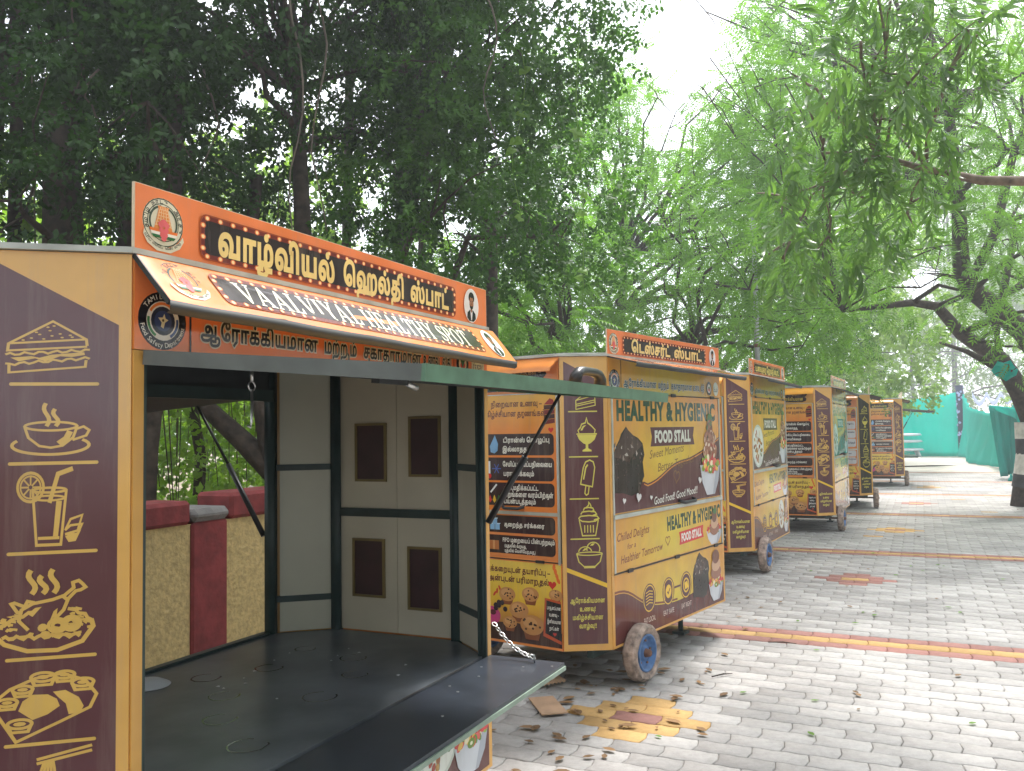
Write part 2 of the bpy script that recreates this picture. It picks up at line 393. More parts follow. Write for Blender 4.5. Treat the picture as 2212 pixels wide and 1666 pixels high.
SERIF = {
 'D': [[(0, 0), (0, .05), (.08, .07), (.08, .93), (0, .95), (0, 1), (.42, 1), (.64, .88), (.74, .68), (.76, .5), (.74, .32), (.64, .12), (.42, 0)], [(.25, .08), (.38, .08), (.5, .2), (.56, .5), (.5, .8), (.38, .92), (.25, .92)]],
 'R': [[(0, 0), (0, .05), (.08, .07), (.08, .93), (0, .95), (0, 1), (.42, 1), (.58, .92), (.63, .75), (.57, .58), (.47, .5), (.68, .07), (.76, .05), (.76, 0), (.54, 0), (.3, .46), (.25, .46), (.25, .07), (.34, .05), (.34, 0)], [(.25, .54), (.36, .54), (.43, .61), (.45, .74), (.42, .86), (.35, .92), (.25, .92)]],  # roman capitals with serifs, on a unit cap height: list of polygons
 'V': [[(0, 1), (.34, 1), (.34, .95), (.26, .93), (.47, .25), (.64, .93), (.56, .95), (.56, 1), (.82, 1), (.82, .95), (.74, .93), (.46, 0), (.38, 0), (.08, .93), (0, .95)]],
 'A': [[(0, 0), (0, .05), (.07, .07), (.36, 1), (.46, 1), (.76, .07), (.84, .05), (.84, 0), (.5, 0), (.5, .05), (.58, .07), (.52, .27), (.24, .27), (.17, .07), (.25, .05), (.25, 0)], [(.26, .34), (.38, .74), (.5, .34)]],
 'L': [[(0, 0), (0, .05), (.08, .07), (.08, .93), (0, .95), (0, 1), (.34, 1), (.34, .95), (.25, .93), (.25, .08), (.45, .08), (.56, .3), (.61, .3), (.6, 0)]],
 'I': [[(0, 0), (0, .05), (.08, .07), (.08, .93), (0, .95), (0, 1), (.33, 1), (.33, .95), (.25, .93), (.25, .07), (.33, .05), (.33, 0)]],
 'Y': [[(0, 1), (.33, 1), (.33, .95), (.26, .93), (.42, .58), (.58, .93), (.5, .95), (.5, 1), (.78, 1), (.78, .95), (.7, .93), (.48, .46), (.48, .07), (.56, .05), (.56, 0), (.22, 0), (.22, .05), (.31, .07), (.31, .45), (.08, .93), (0, .95)]],
 'H': [[(0, 0), (0, .05), (.08, .07), (.08, .93), (0, .95), (0, 1), (.33, 1), (.33, .95), (.25, .93), (.25, .55), (.57, .55), (.57, .93), (.49, .95), (.49, 1), (.82, 1), (.82, .95), (.74, .93), (.74, .07), (.82, .05), (.82, 0), (.49, 0), (.49, .05), (.57, .07), (.57, .46), (.25, .46), (.25, .07), (.33, .05), (.33, 0)]],
 'E': [[(0, 0), (0, .05), (.08, .07), (.08, .93), (0, .95), (0, 1), (.6, 1), (.62, .75), (.57, .75), (.47, .92), (.25, .92), (.25, .56), (.38, .56), (.43, .66), (.48, .66), (.48, .36), (.43, .36), (.38, .47), (.25, .47), (.25, .08), (.48, .08), (.59, .28), (.64, .28), (.62, 0)]],
 'T': [[(.2, 0), (.2, .05), (.29, .07), (.29, .92), (.17, .92), (.06, .72), (0, .72), (.02, 1), (.73, 1), (.75, .72), (.69, .72), (.58, .92), (.46, .92), (.46, .07), (.55, .05), (.55, 0)]],
 'S': [[(.05, .05), (.05, .32), (.1, .32), (.17, .14), (.3, .07), (.42, .12), (.44, .24), (.35, .34), (.14, .48), (.04, .62), (.05, .82), (.17, .97), (.33, 1), (.45, .95), (.5, .98), (.54, .98), (.53, .72), (.48, .72), (.42, .86), (.3, .93), (.2, .88), (.18, .77), (.27, .67), (.48, .54), (.59, .4), (.59, .2), (.47, .04), (.3, -.01), (.16, .04), (.1, .02)]],
 'P': [[(0, 0), (0, .05), (.08, .07), (.08, .93), (0, .95), (0, 1), (.4, 1), (.57, .92), (.62, .74), (.56, .54), (.4, .45), (.25, .45), (.25, .07), (.34, .05), (.34, 0)], [(.25, .53), (.36, .53), (.43, .6), (.45, .73), (.42, .86), (.35, .92), (.25, .92)]],
 'O': [[(.42 + .42 * math.cos(a), .5 + .52 * math.sin(a)) for a in np.linspace(0, 2 * math.pi, 20, endpoint=False)], [(.42 + .24 * math.cos(a), .5 + .44 * math.sin(a)) for a in np.linspace(0, 2 * math.pi, 20, endpoint=False)[::-1]]],
}
for _k in ('A', 'P'): SERIF[_k][1] = SERIF[_k][1] if _k == 'P' else SERIF[_k][1]

class Art:
    EPS = 4e-5
    def __init__(s): s.v = []; s.t = []; s.c = []; s.vc = []; s.z = 0.0004; s.xf = [(0, 0, 1, 1)]
    def push(s, ox, oy, sx, sy=None): s.xf.append((ox, oy, sx, sx if sy is None else sy)); return s
    def pop(s): s.xf.pop()
    def T(s, p):
        x, y = p[0], p[1]
        for ox, oy, sx, sy in reversed(s.xf): x, y = ox + x * sx, oy + y * sy
        return x, y
    def up(s, d=None): s.z += s.EPS if d is None else d
    def tri(s, pts, tris, col, cols=None):
        b = len(s.v); s.v += [s.T(p) + (s.z,) for p in pts]
        lc = lin(col) if col is not None else None
        for f in tris:
            s.t.append((b + f[0], b + f[1], b + f[2]))
            s.c.append([lc] * 3 if cols is None else [lin(cols[i]) for i in f])
        s.up()
    def poly(s, pts, col):
        tr = tessellate_polygon([[Vector((p[0], p[1], 0)) for p in pts]])
        s.tri(pts, tr, col)
    def rect(s, x0, y0, x1, y1, col): s.tri([(x0, y0), (x1, y0), (x1, y1), (x0, y1)], [(0, 1, 2), (0, 2, 3)], col)
    def rrect(s, x0, y0, x1, y1, r, col, left=True, right=True):
        P = []
        for cx, cy, a0, on in ((x1 - r, y0 + r, -90, right), (x1 - r, y1 - r, 0, right), (x0 + r, y1 - r, 90, left), (x0 + r, y0 + r, 180, left)):
            if on: P += [(cx + r * math.cos(math.radians(a0 + k * 18)), cy + r * math.sin(math.radians(a0 + k * 18))) for k in range(6)]
            else: P.append((x1 if a0 in (-90, 0) else x0, y0 if a0 in (-90, 180) else y1))
        s.poly(P, col)
    def ell(s, cx, cy, rx, ry, col, n=24, rot=0.0):
        P = []
        for k in range(n):
            a = 2 * math.pi * k / n; x, y = rx * math.cos(a), ry * math.sin(a)
            P.append((cx + x * math.cos(rot) - y * math.sin(rot), cy + x * math.sin(rot) + y * math.cos(rot)))
        s.tri(P, [(0, i, i + 1) for i in range(1, n - 1)], col)
    def grad(s, x0, y0, x1, y1, fn, nx=8, ny=8):
        P = [(x0 + (x1 - x0) * i / nx, y0 + (y1 - y0) * j / ny) for j in range(ny + 1) for i in range(nx + 1)]
        C = [fn(i / nx, j / ny) for j in range(ny + 1) for i in range(nx + 1)]
        tr = []
        for j in range(ny):
            for i in range(nx):
                a = j * (nx + 1) + i; tr += [(a, a + 1, a + nx + 2), (a, a + nx + 2, a + nx + 1)]
        s.tri(P, tr, None, C)
    def line(s, pts, w, col, closed=False):
        pts = [Vector((p[0], p[1])) for p in pts]; n = len(pts); L = []; R = []
        for i in range(n):
            a = pts[i] - pts[i - 1] if (i > 0 or closed) else pts[1] - pts[0]
            b = pts[(i + 1) % n] - pts[i] if (i < n - 1 or closed) else pts[-1] - pts[-2]
            if a.length < 1e-9: a = b.copy()
            if b.length < 1e-9: b = a.copy()
            a.normalize(); b.normalize()
            d = Vector((-a.y - b.y, a.x + b.x)); l = d.length
            d = d / l * min(1.8, 2 / max(l, .5)) if l > 1e-3 else Vector((-a.y, a.x))
            L.append(pts[i] + d * w / 2); R.append(pts[i] - d * w / 2)
        P = L + R; tr = []
        for i in range(n if closed else n - 1):
            j = (i + 1) % n; tr += [(i, n + i, n + j), (i, n + j, j)]
        s.tri(P, tr, col)
    def arc(s, cx, cy, rx, ry, a0, a1, w, col, n=16):
        s.line([(cx + rx * math.cos(math.radians(a0 + (a1 - a0) * k / n)), cy + ry * math.sin(math.radians(a0 + (a1 - a0) * k / n))) for k in range(n + 1)], w, col)
    def ring(s, cx, cy, rx, ry, w, col, n=24):
        s.line([(cx + rx * math.cos(2 * math.pi * k / n), cy + ry * math.sin(2 * math.pi * k / n)) for k in range(n)], w, col, closed=True)
    def layout(s, txt, bold):
        """glyph triangles at em = 1 -> list of (verts, tris), total width"""
        x = 0.0; out = []; prev = ''
        for ch in tamil(txt):
            if ch == ' ': x += 0.30; continue
            if ch in 'ுூ':
                w = 0.085 + 2 * bold; yb = -0.27
                if prev in 'பயசவங': q = [(x - .06 - w, .0), (x - .06, 0), (x - .06, yb), (x - .06 - w, yb)]; out.append((q, [(0, 1, 2), (0, 2, 3)]))
                elif prev in 'டமரழளக':
                    q = [(x - .05 - w, .02), (x - .05, .02), (x - .05, -.2), (x - .15, -.29), (x - .42, -.29), (x - .42, -.29 + w), (x - .18, -.29 + w), (x - .05 - w, -.17)]
                    out.append((q, [(0, 1, 2), (0, 2, 7), (2, 3, 6), (2, 6, 7), (3, 4, 5), (3, 5, 6)]))
                else:
                    q = [(x - .06, 0), (x + .16, 0), (x + .16, yb), (x + .16 - w, yb), (x + .16 - w, w), (x - .06, w)]
                    out.append((q, [(0, 1, 4), (0, 4, 5), (1, 2, 3), (1, 3, 4)])); x += .2
                prev = ch; continue
            v, t = glyph(ch, bold)
            dx = 0.0
            if ch == '்' and v:      # the dot sits over the letter before it
                cxm = sum(p[0] for p in v) / len(v); pv = advance(prev) if prev else .5
                dx = x - pv * .5 - cxm
                out.append(([(p[0] + dx, p[1]) for p in v], t)); prev = ch; continue
            out.append(([(p[0] + x, p[1]) for p in v], t)); x += advance(ch) + bold * 1.2; prev = ch
        return out, x
    def text(s, txt, cx, cy, h, w, col, bold=0.0, rot=0.0, shear=0.0, outline=None):
        """txt centred at (cx,cy), em height h, stretched to width w"""
        G, W = s.layout(txt, bold)
        if not G: return
        kx = w / max(W, .01)
        def pl(G, col):
            P = []; tr = []
            for v, t in G:
                b = len(P)
                for q in v:
                    X = (q[0] - W / 2) * kx; Y = (q[1] - .34) * h; X += shear * Y
                    P.append((cx + X * math.cos(rot) - Y * math.sin(rot), cy + X * math.sin(rot) + Y * math.cos(rot)))
                tr += [(b + f[0], b + f[1], b + f[2]) for f in t]
            s.tri(P, tr, col)
        if outline: pl(s.layout(txt, bold + outline[0])[0], outline[1]) if False else s._outl(txt, bold, outline, cx, cy, h, kx, W, rot, shear)
        pl(G, col)
    def _outl(s, txt, bold, outline, cx, cy, h, kx, W, rot, shear):
        x = 0.0; ob, col = outline
        G0, _ = s.layout(txt, bold); G1 = []
        for ch in [txt]: pass
        G1, W1 = s.layout(txt, bold + ob)
        # align letter by letter: same count, shift each to the thinner one's centre
        for (v0, t0), (v1, t1) in zip(G0, G1):
            if not v0 or not v1: continue
            c0 = (min(p[0] for p in v0) + max(p[0] for p in v0)) / 2; c1 = (min(p[0] for p in v1) + max(p[0] for p in v1)) / 2
            P = []
            for q in v1:
                X = (q[0] - c1 + c0 - W / 2) * kx; Y = (q[1] - .34) * h; X += shear * Y
                P.append((cx + X * math.cos(rot) - Y * math.sin(rot), cy + X * math.sin(rot) + Y * math.cos(rot)))
            s.tri(P, t1, col)
    def serif(s, txt, cx, cy, h, w, col):
        x = 0; G = []
        for ch in txt:
            if ch == ' ': x += .4; continue
            ps = SERIF[ch]; k = ('serif', ch)
            if k not in _GL:
                def area(q): return sum(q[i - 1][0] * q[i][1] - q[i][0] * q[i - 1][1] for i in range(len(q)))
                pp = []
                for i, q in enumerate(ps):
                    q = list(q)
                    if (area(q) > 0) != (i == 0): q = q[::-1]
                    pp.append([Vector(p) for p in q])
                _GL[k] = winding_fill(pp)
            v, t = _GL[k]; G.append(([(p[0] + x, p[1]) for p in v], t)); x += max(p[0] for q in ps for p in q) + .07
        for v, t in G:
            s.tri([(cx + (p[0] - x / 2) * w / x, cy + (p[1] - .5) * h) for p in v], t, col); s.z -= s.EPS
        s.up()
    def ringtext(s, txt, cx, cy, r, h, a0, a1, col, bold=0.0, inside=False):
        """letters along a circle from angle a0 to a1 (degrees); inside=True reads along the bottom"""
        L = tamil(txt); n = len(L)
        G = [g for g in L]
        for i, ch in enumerate(G):
            if ch == ' ': continue
            v, t = glyph(ch, bold)
            if not v: continue
            a = math.radians(a0 + (a1 - a0) * (i + .5) / n)
            rot = a - math.pi / 2 if not inside else a + math.pi / 2
            px, py = cx + r * math.cos(a), cy + r * math.sin(a)
            xm = (min(p[0] for p in v) + max(p[0] for p in v)) / 2
            P = []
            for q in v:
                X = (q[0] - xm) * h; Y = (q[1] - .34) * h
                P.append((px + X * math.cos(rot) - Y * math.sin(rot), py + X * math.sin(rot) + Y * math.cos(rot)))
            s.tri(P, t, col)
    def heart(s, cx, cy, r, col, w=None, rot=0.0):
        P = []
        for k in range(20):
            a = 2 * math.pi * k / 20
            x = r * math.sin(a) ** 3; y = r * (13 * math.cos(a) - 5 * math.cos(2 * a) - 2 * math.cos(3 * a) - math.cos(4 * a)) / 16
            P.append((cx + x * math.cos(rot) - y * math.sin(rot), cy + x * math.sin(rot) + y * math.cos(rot)))
        if w: s.line(P, w, col, closed=True)
        else: s.poly(P, col)
    def mesh(s, name, F):
        me = bpy.data.meshes.new(name)
        V = [F(*p) for p in s.v]
        v = np.array([tuple(p) for p in V], dtype=np.float64)
        t = np.array(s.t, dtype=np.int32); c = np.array(s.c, dtype=np.float32)
        # face everything outward
        n = np.cross(v[t[:, 1]] - v[t[:, 0]], v[t[:, 2]] - v[t[:, 0]])
        out = np.array(tuple(F(0, 0, 1) - F(0, 0, 0)))
        fl = (n @ out) < 0
        t[fl] = t[fl][:, ::-1]; c[fl] = c[fl][:, ::-1]
        me.from_pydata([tuple(p) for p in v], [], [tuple(int(i) for i in f) for f in t])
        at_ = me.color_attributes.new("Col", 'FLOAT_COLOR', 'CORNER')
        c4 = np.ones((len(t) * 3, 4), dtype=np.float32); c4[:, :3] = c.reshape(-1, 3)
        if len(at_.data) == len(c4): at_.data.foreach_set("color", c4.ravel())
        me.materials.append(M['print'])
        return me
    def build(s, name, F, parent): return link(name, s.mesh(name, F), None, parent)

# ---- palette of the print
ORANGE = (220, 134, 72); SIGN = (232, 130, 74); YEL = (212, 162, 84); BROWN = (88, 50, 54); ICON = (206, 166, 84); LIME = (214, 202, 92)
DKGREEN = (24, 72, 44); WHITE = (232, 230, 222); CREAM = (238, 214, 140); RED = (205, 48, 44); BLACK = (26, 24, 24); GOLD = (236, 190, 62)

def wob(n, a, b, amp, y0, y1, ph=0.0):
    return [(a + (b - a) * i / n, y0 + (y1 - y0) * i / n + amp * math.sin(i * 1.9 + ph)) for i in range(n + 1)]

def icon_sandwich(A, c, lw):
    A.line([(-.95, .12), (.12, .98), (.95, .3), (.97, .05)], lw, c); A.line([(-.95, .12), (.95, .3)], lw, c)
    A.line([(-.95, .14), (-.97, -.15), (.97, .02)], lw, c)
    for x, y in ((-.6, .25), (-.4, .33), (-.2, .47), (-.1, .3), (.05, .62), (.1, .42), (.3, .5), (.35, .36), (.55, .45), (.6, .38), (0, .75), (-.28, .55), (.15, .8)): A.ell(x, y, .045, .03, c, 6)
    A.line(wob(18, -1.02, 1.04, .05, -.3, -.12), lw, c)
    A.poly([(-.9, -.42), (-.4, -.36), (-.2, -.42), (.1, -.3), (.9, -.2), (.92, -.3), (.6, -.38), (.3, -.36), (-.05, -.56), (-.3, -.44), (-.7, -.56)], c)
    A.line(wob(18, -1.02, 1.04, .05, -.68, -.42, 1), lw, c)
    A.line([(-.93, -.68), (-.93, -.98), (.93, -.76), (.95, -.5)], lw, c)
def steam(A, c, lw, xs, y0, h):
    for i, x in enumerate(xs):
        k = 1 - .25 * (i % 2)
        A.line([(x + .07 * math.sin(t * 6.0), y0 + h * k * t) for t in np.linspace(0, 1, 9)], lw * 1.5, c)
def icon_cup(A, c, lw):
    A.ring(0, .12, .68, .14, lw, c)
    A.line([(-.68, .1), (-.58, -.25), (-.3, -.52), (.0, -.58), (.3, -.52), (.58, -.25), (.68, .1)], lw, c)
    A.line([(.66, .02), (.85, .1), (1.0, -.02), (.92, -.2), (.56, -.34)], lw, c)
    A.line([(.5, -.05), (.4, -.28), (.2, -.45)], lw * 2.2, c)
    A.arc(0, -.5, 1.0, .3, 150, 395, lw * 1.2, c, 24)
    steam(A, c, lw, (-.12, .12), .12, .75)
def icon_glass(A, c, lw):
    A.line([(-.42, .42), (-.3, -.95), (.38, -.95), (.52, .42)], lw, c); A.ring(.05, .42, .47, .06, lw * .8, c); A.ring(.05, .22, .42, .06, lw * .7, c)
    A.line([(-.26, -.78), (.34, -.78)], lw, c)
    A.poly([(.24, .14), (.4, .14), (.3, -.74), (.16, -.74)], c)
    A.line([(.05, .1), (.28, .82), (.7, .95)], lw * 1.6, c)
    A.ring(-.48, .5, .36, .36, lw, c); A.ring(-.48, .5, .28, .28, lw * .6, c)
    for k in range(8):
        a = k * math.pi / 4; A.line([(-.48 + .05 * math.cos(a), .5 + .05 * math.sin(a)), (-.48 + .27 * math.cos(a), .5 + .27 * math.sin(a))], lw * .6, c)
    for r in (.5, .05):
        A.line([(.5, -.6), (.65, -.6 + .35 * r + .1), (.98, -.38 + .5 * r - .1), (.85, -.72 + .2 * r), (.5, -.6 - .1)], lw * .8, c)
    A.poly([(.5, -.75), (.8, -.68), (.95, -.6), (.8, -.88), (.6, -.9)], c)
def icon_chicken(A, c, lw):
    A.line([(-1, -.45), (-.75, -.72), (-.3, -.9), (.3, -.92), (.8, -.75), (1.02, -.42), (.98, -.25)], lw * 1.3, c)
    rr = random.Random(3)
    A.line([(-1 + .04 * math.sin(i * 2.1), -.42 + i * .0) if i == 0 else (-1 + i * .12, -.4 + .42 * math.sin(min(1, i / 9) * 1.5) + .03 * math.sin(i * 2.3)) for i in range(8)], lw, c)
    A.line([(.5, .02), (.66, -.02), (.72, -.1), (.85, -.12), (.9, -.22), (1.0, -.28)], lw, c)
    A.line(wob(22, -.8, .75, .04, -.58, -.6), lw, c)
    for k in range(70):
        x = rr.uniform(-.9, .9); y = rr.uniform(-.62, -.02)
        if abs(x) > .95 - abs(y + .35) * .6: continue
        if -.5 < x < .45 and y > -.42: continue
        a = rr.uniform(0, 3); A.line([(x, y), (x + .06 * math.cos(a), y + .05 * math.sin(a)), (x + .1, y + .02)], lw * .8, c)
    A.line([(-.28, -.42), (-.47, -.2), (-.42, .05), (-.2, .18), (.2, .25), (.4, .32), (.5, .22), (.42, 0), (.2, -.25)], lw, c)
    A.line([(.42, .32), (.62, .5), (.6, .62), (.72, .66), (.8, .58), (.86, .5), (.76, .44), (.66, .42), (.5, .24)], lw, c)
    A.poly([(-.3, -.05), (-.15, .08), (-.02, .1), (-.12, -.02), (-.2, -.12)], c)
    A.poly([(.15, -.22), (.22, -.02), (.3, .05), (.28, -.12)], c)
    A.ring(.3, -.35, .18, .15, lw, c); A.ring(.3, -.35, .1, .08, lw, c); A.ring(.58, -.32, .18, .16, lw, c); A.ring(.58, -.32, .1, .09, lw, c)
    A.ell(.0, -.38, .1, .09, c, 10, .5); A.ell(.06, -.52, .1, .06, c, 8)
    A.line([(-.5, .0), (-.62, .2), (-.56, .22), (-.36, .12)], lw, c); A.line([(-.36, .12), (-.3, .24), (-.16, .2)], lw, c)
    steam(A, c, lw, (-.22, 0, .22), .4, .55)
def icon_thali(A, c, lw):
    A.line([(-1, -.2), (-.62, -.98), (.3, -.5), (.85, -.2), (.98, .15), (.75, .55), (.3, .78), (-.25, .7), (-.75, .45), (-1, .2)], lw, c, closed=True)
    A.poly([(-.58, -.15), (-.5, .1), (-.3, .26), (0, .24), (.18, .1), (.24, -.1), (.0, -.3), (-.3, -.42)], c)
    A.poly([(.1, .3), (.35, .32), (.62, .1), (.72, -.15), (.66, -.32), (.42, -.35), (.36, -.05), (.2, .15)], c)
    for x, y, r in ((-.1, .72, .24), (.33, .74, .2), (.7, .5, .22), (-.5, .42, .2), (-.8, .1, .2), (-.55, -.5, .24)):
        A.ring(x, y, r, r * .5, lw, c); A.line([(x - r, y), (x - r * .7, y - r * .9), (x + r * .7, y - r * .9), (x + r, y)], lw, c); A.ell(x, y, r * .55, r * .25, c, 8)
def icon_noodle(A, c, lw):
    A.ring(0, -.1, .85, .22, lw, c); A.line([(-.85, -.12), (-.72, -.5), (-.35, -.85), (.35, -.85), (.72, -.5), (.85, -.12)], lw, c)
    A.line([(-.78, -.38), (-.3, -.6), (.3, -.6), (.78, -.38)], lw, c); A.line([(-.62, -.58), (0, -.78), (.62, -.58)], lw, c); A.rect(-.35, -.98, .35, -.9, c)
    for k in range(5): A.line([(-.15 + k * .07, -.05), (-.2 + k * .08, .3), (-.12 + k * .05, .62)], lw * .9, c)
    A.line([(-.3, .55), (1.0, .82)], lw * 1.2, c); A.line([(-.3, .68), (1.0, .98)], lw * 1.2, c)
    for k in range(6): A.arc(-.5 + k * .2, -.12, .14, .09, 0, 200, lw * .8, c, 6)
    A.ell(.1, -.18, .1, .06, c, 8)
def icon_cake(A, c, lw):
    A.line([(-.85, -.15), (.05, .55), (.85, .35), (.88, -.6), (-.85, -.95)], lw, c, closed=True); A.line([(-.85, -.15), (.86, .3)], lw, c)
    A.line([(-.85, -.5), (.87, -.12)], lw, c); A.line([(-.85, -.66), (.87, -.3)], lw, c); A.ell(.1, .75, .16, .16, c, 10); A.line([(-.3, .4), (-.1, .62), (.3, .66), (.5, .5)], lw, c)
def icon_sundae(A, c, lw):
    A.poly([(-.78, -.05), (.78, -.05), (.62, -.32), (.3, -.52), (.1, -.58), (.1, -.8), (.36, -.9), (.36, -.98), (-.36, -.98), (-.36, -.9), (-.1, -.8), (-.1, -.58), (-.3, -.52), (-.62, -.32)], c)
    A.line([(-.82, 0), (.82, 0)], lw, c); A.line([(-.62, .05), (-.7, .2), (-.5, .36), (-.4, .55), (-.1, .62), (0, .9), (.08, .62), (.3, .5), (.45, .4), (.68, .22), (.62, .05)], lw, c)
    A.poly([(-.5, .2), (-.3, .45), (-.02, .5), (-.25, .35), (-.35, .2)], c)
def icon_bar(A, c, lw):
    P = [(-.5, -.35), (-.28, .55), (-.1, .85), (.2, .95), (.46, .85), (.56, .55), (.36, -.5), (.05, -.45)]
    A.line(P, lw, c, closed=True); A.line([(-.12, -.45), (-.2, -.85), (-.1, -.95), (.05, -.88), (.12, -.48)], lw, c); A.line([(-.28, -.1), (-.1, .55), (.05, .7)], lw * 1.3, c)
def icon_cupcake(A, c, lw):
    A.line([(-.72, -.05), (-.5, -.95), (.5, -.95), (.72, -.05)], lw, c)
    A.line([(-.75, .0), (-.5, -.12), (0, -.16), (.5, -.12), (.75, .0)], lw, c)
    for x in (-.32, -.1, .12, .34): A.rect(x - .04, -.78, x + .04, -.35, c)
    for y, w in ((.05, .78), (.3, .6), (.52, .4)): A.line([(-w, y - .02), (-w * .8, y + .12), (0, y + .16), (w * .8, y + .12), (w, y - .02), (w * .5, y - .1)], lw, c)
    A.line([(-.2, .66), (0, .8), (.02, .98), (.16, .82), (.2, .68)], lw, c)
def icon_bowl(A, c, lw):
    A.line([(-.9, .1), (-.75, -.5), (-.4, -.85), (.4, -.85), (.75, -.5), (.9, .1)], lw, c); A.ring(0, .1, .9, .12, lw, c); A.rect(-.4, -.98, .4, -.9, c)
    A.arc(-.3, .22, .46, .4, 10, 175, lw, c); A.arc(.28, .45, .46, .5, -25, 195, lw, c)
    A.poly([(-.5, .3), (-.35, .5), (-.15, .52), (-.3, .35)], c); A.poly([(.05, .7), (.2, .86), (.4, .86), (.25, .7)], c)
FOOD = [(icon_sandwich, .1315, 1.908, .083, .062), (icon_cup, .14, 1.712, .078, .072), (icon_glass, .135, 1.532, .072, .093),
        (icon_chicken, .128, 1.292, .1, .1), (icon_thali, .14, 1.08, .1, .084), (icon_noodle, .145, .905, .085, .072)]
DESS = [(icon_cake, .165, 1.862, .07, .072), (icon_sundae, .17, 1.635, .078, .115), (icon_bar, .168, 1.355, .085, .118), (icon_cupcake, .172, 1.09, .082, .11), (icon_bowl, .172, .862, .088, .085)]

def chamfer_art(kind):
    A = Art(); W = .3085; z0, z1 = .259, 2.1355
    br = BROWN if kind != 'dark' else (44, 42, 34)
    A.rect(.004, z0 + .004, W - .004, z1 - .004, YEL)
    A.poly([(.03, .30), (.278, .30), (.278, 1.962), (.03, 2.105)], br)
    A.poly([(.03, .785), (.278, .68), (.278, .652), (.03, .757)], (232, 190, 50))
    ic = ICON if kind == 'food' else LIME
    for fn, cx, cy, sx, sy in (FOOD if kind == 'food' else DESS):
        A.push(cx, cy, sx, sy); z = A.z; fn(A, ic, .075); A.pop(); A.z = z
    A.z += .0012
    for y in ((1.82, 1.634, 1.426, 1.184, .99) if kind == 'food' else (1.78, 1.489, 1.22, .965)): A.rrect(.055, y - .004, .238, y + .004, .0039, ic)
    for i, (t, w) in enumerate((("ஆரோக்கியமான", .215), ("உணவு!", .1), ("மகிழ்ச்சியான", .19), ("வாழ்வு!!", .11))):
        A.text(t, .155, .575 - i * .053, .04, w, LIME, bold=.025)
    return A

def emblem(A, cx, cy, r):
    """round state seal: ring of letters, temple tower, lions, flag, motto ribbon"""
    A.push(cx, cy, r)
    A.ell(0, 0, 1.0, 1.0, (214, 212, 190), 28); A.ring(0, 0, .97, .97, .05, (60, 74, 56)); A.ring(0, 0, .76, .76, .035, (60, 74, 56))
    A.ringtext("தமிழ்நாடு", 0, 0, .86, .24, 205, 75, (40, 46, 40), .02); A.ringtext("அரசு", 0, 0, .86, .24, 48, -22, (40, 46, 40), .02)
    A.arc(0, 0, .66, .66, 100, 230, .09, (66, 80, 66)); A.arc(0, 0, .66, .66, -50, 80, .09, (66, 80, 66))
    A.poly([(-.46, -.32), (.46, -.32), (.24, .5), (.28, .66), (-.28, .66), (-.24, .5)], (226, 142, 72))
    for k in range(6):
        y = -.15 + k * .13; w = .42 - k * .04
        A.rect(-w, y, w, y + .022, (240, 206, 160))
        for q in range(5): A.rect(-w + w * 2 * (q + .5) / 5 - .015, y, -w + w * 2 * (q + .5) / 5 + .015, y + .12, (240, 206, 160))
    A.poly([(-.7, -.3), (.7, -.3), (.66, -.42), (-.66, -.42)], (226, 120, 52)); A.poly([(-.66, -.42), (.66, -.42), (.6, -.54), (-.6, -.54)], (232, 230, 220)); A.poly([(-.6, -.54), (.6, -.54), (.5, -.66), (-.5, -.66)], (46, 110, 66))
    for x, y, rr in ((-.13, -.1, .15), (.13, -.1, .15), (0, -.02, .17), (-.12, -.32, .12), (.12, -.32, .12), (0, -.5, .2), (0, -.66, .13)): A.ell(x, y, rr, rr * .9, (222, 104, 108), 12)
    A.poly([(-.95, -.42), (-.72, -.72), (-.3, -.98), (.3, -.98), (.72, -.72), (.95, -.42), (1.0, -.62), (.8, -.95), (.34, -1.2), (-.34, -1.2), (-.8, -.95), (-1.0, -.62)], (214, 212, 190))
    A.ringtext("வாய்மையே வெல்லும்", 0, .1, 1.14, .17, 218, 322, (40, 46, 40), .01, inside=True)
    A.pop()
def portrait(A, cx, cy, rx, ry):
    A.push(cx, cy, rx, ry)
    A.ell(0, 0, 1, 1, (226, 226, 228), 28); A.ring(0, 0, .98, .98, .05, (246, 244, 238))
    A.poly([(-.62, -.74), (-.55, -.45), (-.22, -.26), (.22, -.26), (.55, -.45), (.62, -.74), (.3, -.93), (-.3, -.93)], (30, 30, 36))
    A.poly([(-.16, -.26), (.16, -.26), (.06, -.86), (-.06, -.86)], (228, 228, 230)); A.poly([(-.13, -.1), (.13, -.1), (.12, -.34), (0, -.44), (-.12, -.34)], (138, 92, 66))
    A.ell(0, .46, .4, .34, (26, 22, 22), 16); A.ell(0, .18, .29, .38, (156, 106, 78), 18)
    A.poly([(-.31, .46), (-.2, .5), (0, .44), (.2, .5), (.31, .46), (.28, .7), (-.28, .7)], (26, 22, 22))
    A.poly([(-.27, .06), (-.16, -.02), (.16, -.02), (.27, .06), (.2, -.16), (0, -.24), (-.2, -.16)], (36, 28, 26)); A.rect(-.1, -.05, .1, -.02, (120, 66, 58))
    A.rect(-.19, .24, -.06, .27, (30, 24, 24)); A.rect(.06, .24, .19, .27, (30, 24, 24)); A.poly([(-.03, .2), (.03, .2), (.06, .06), (-.06, .06)], (134, 88, 64))
    A.pop()
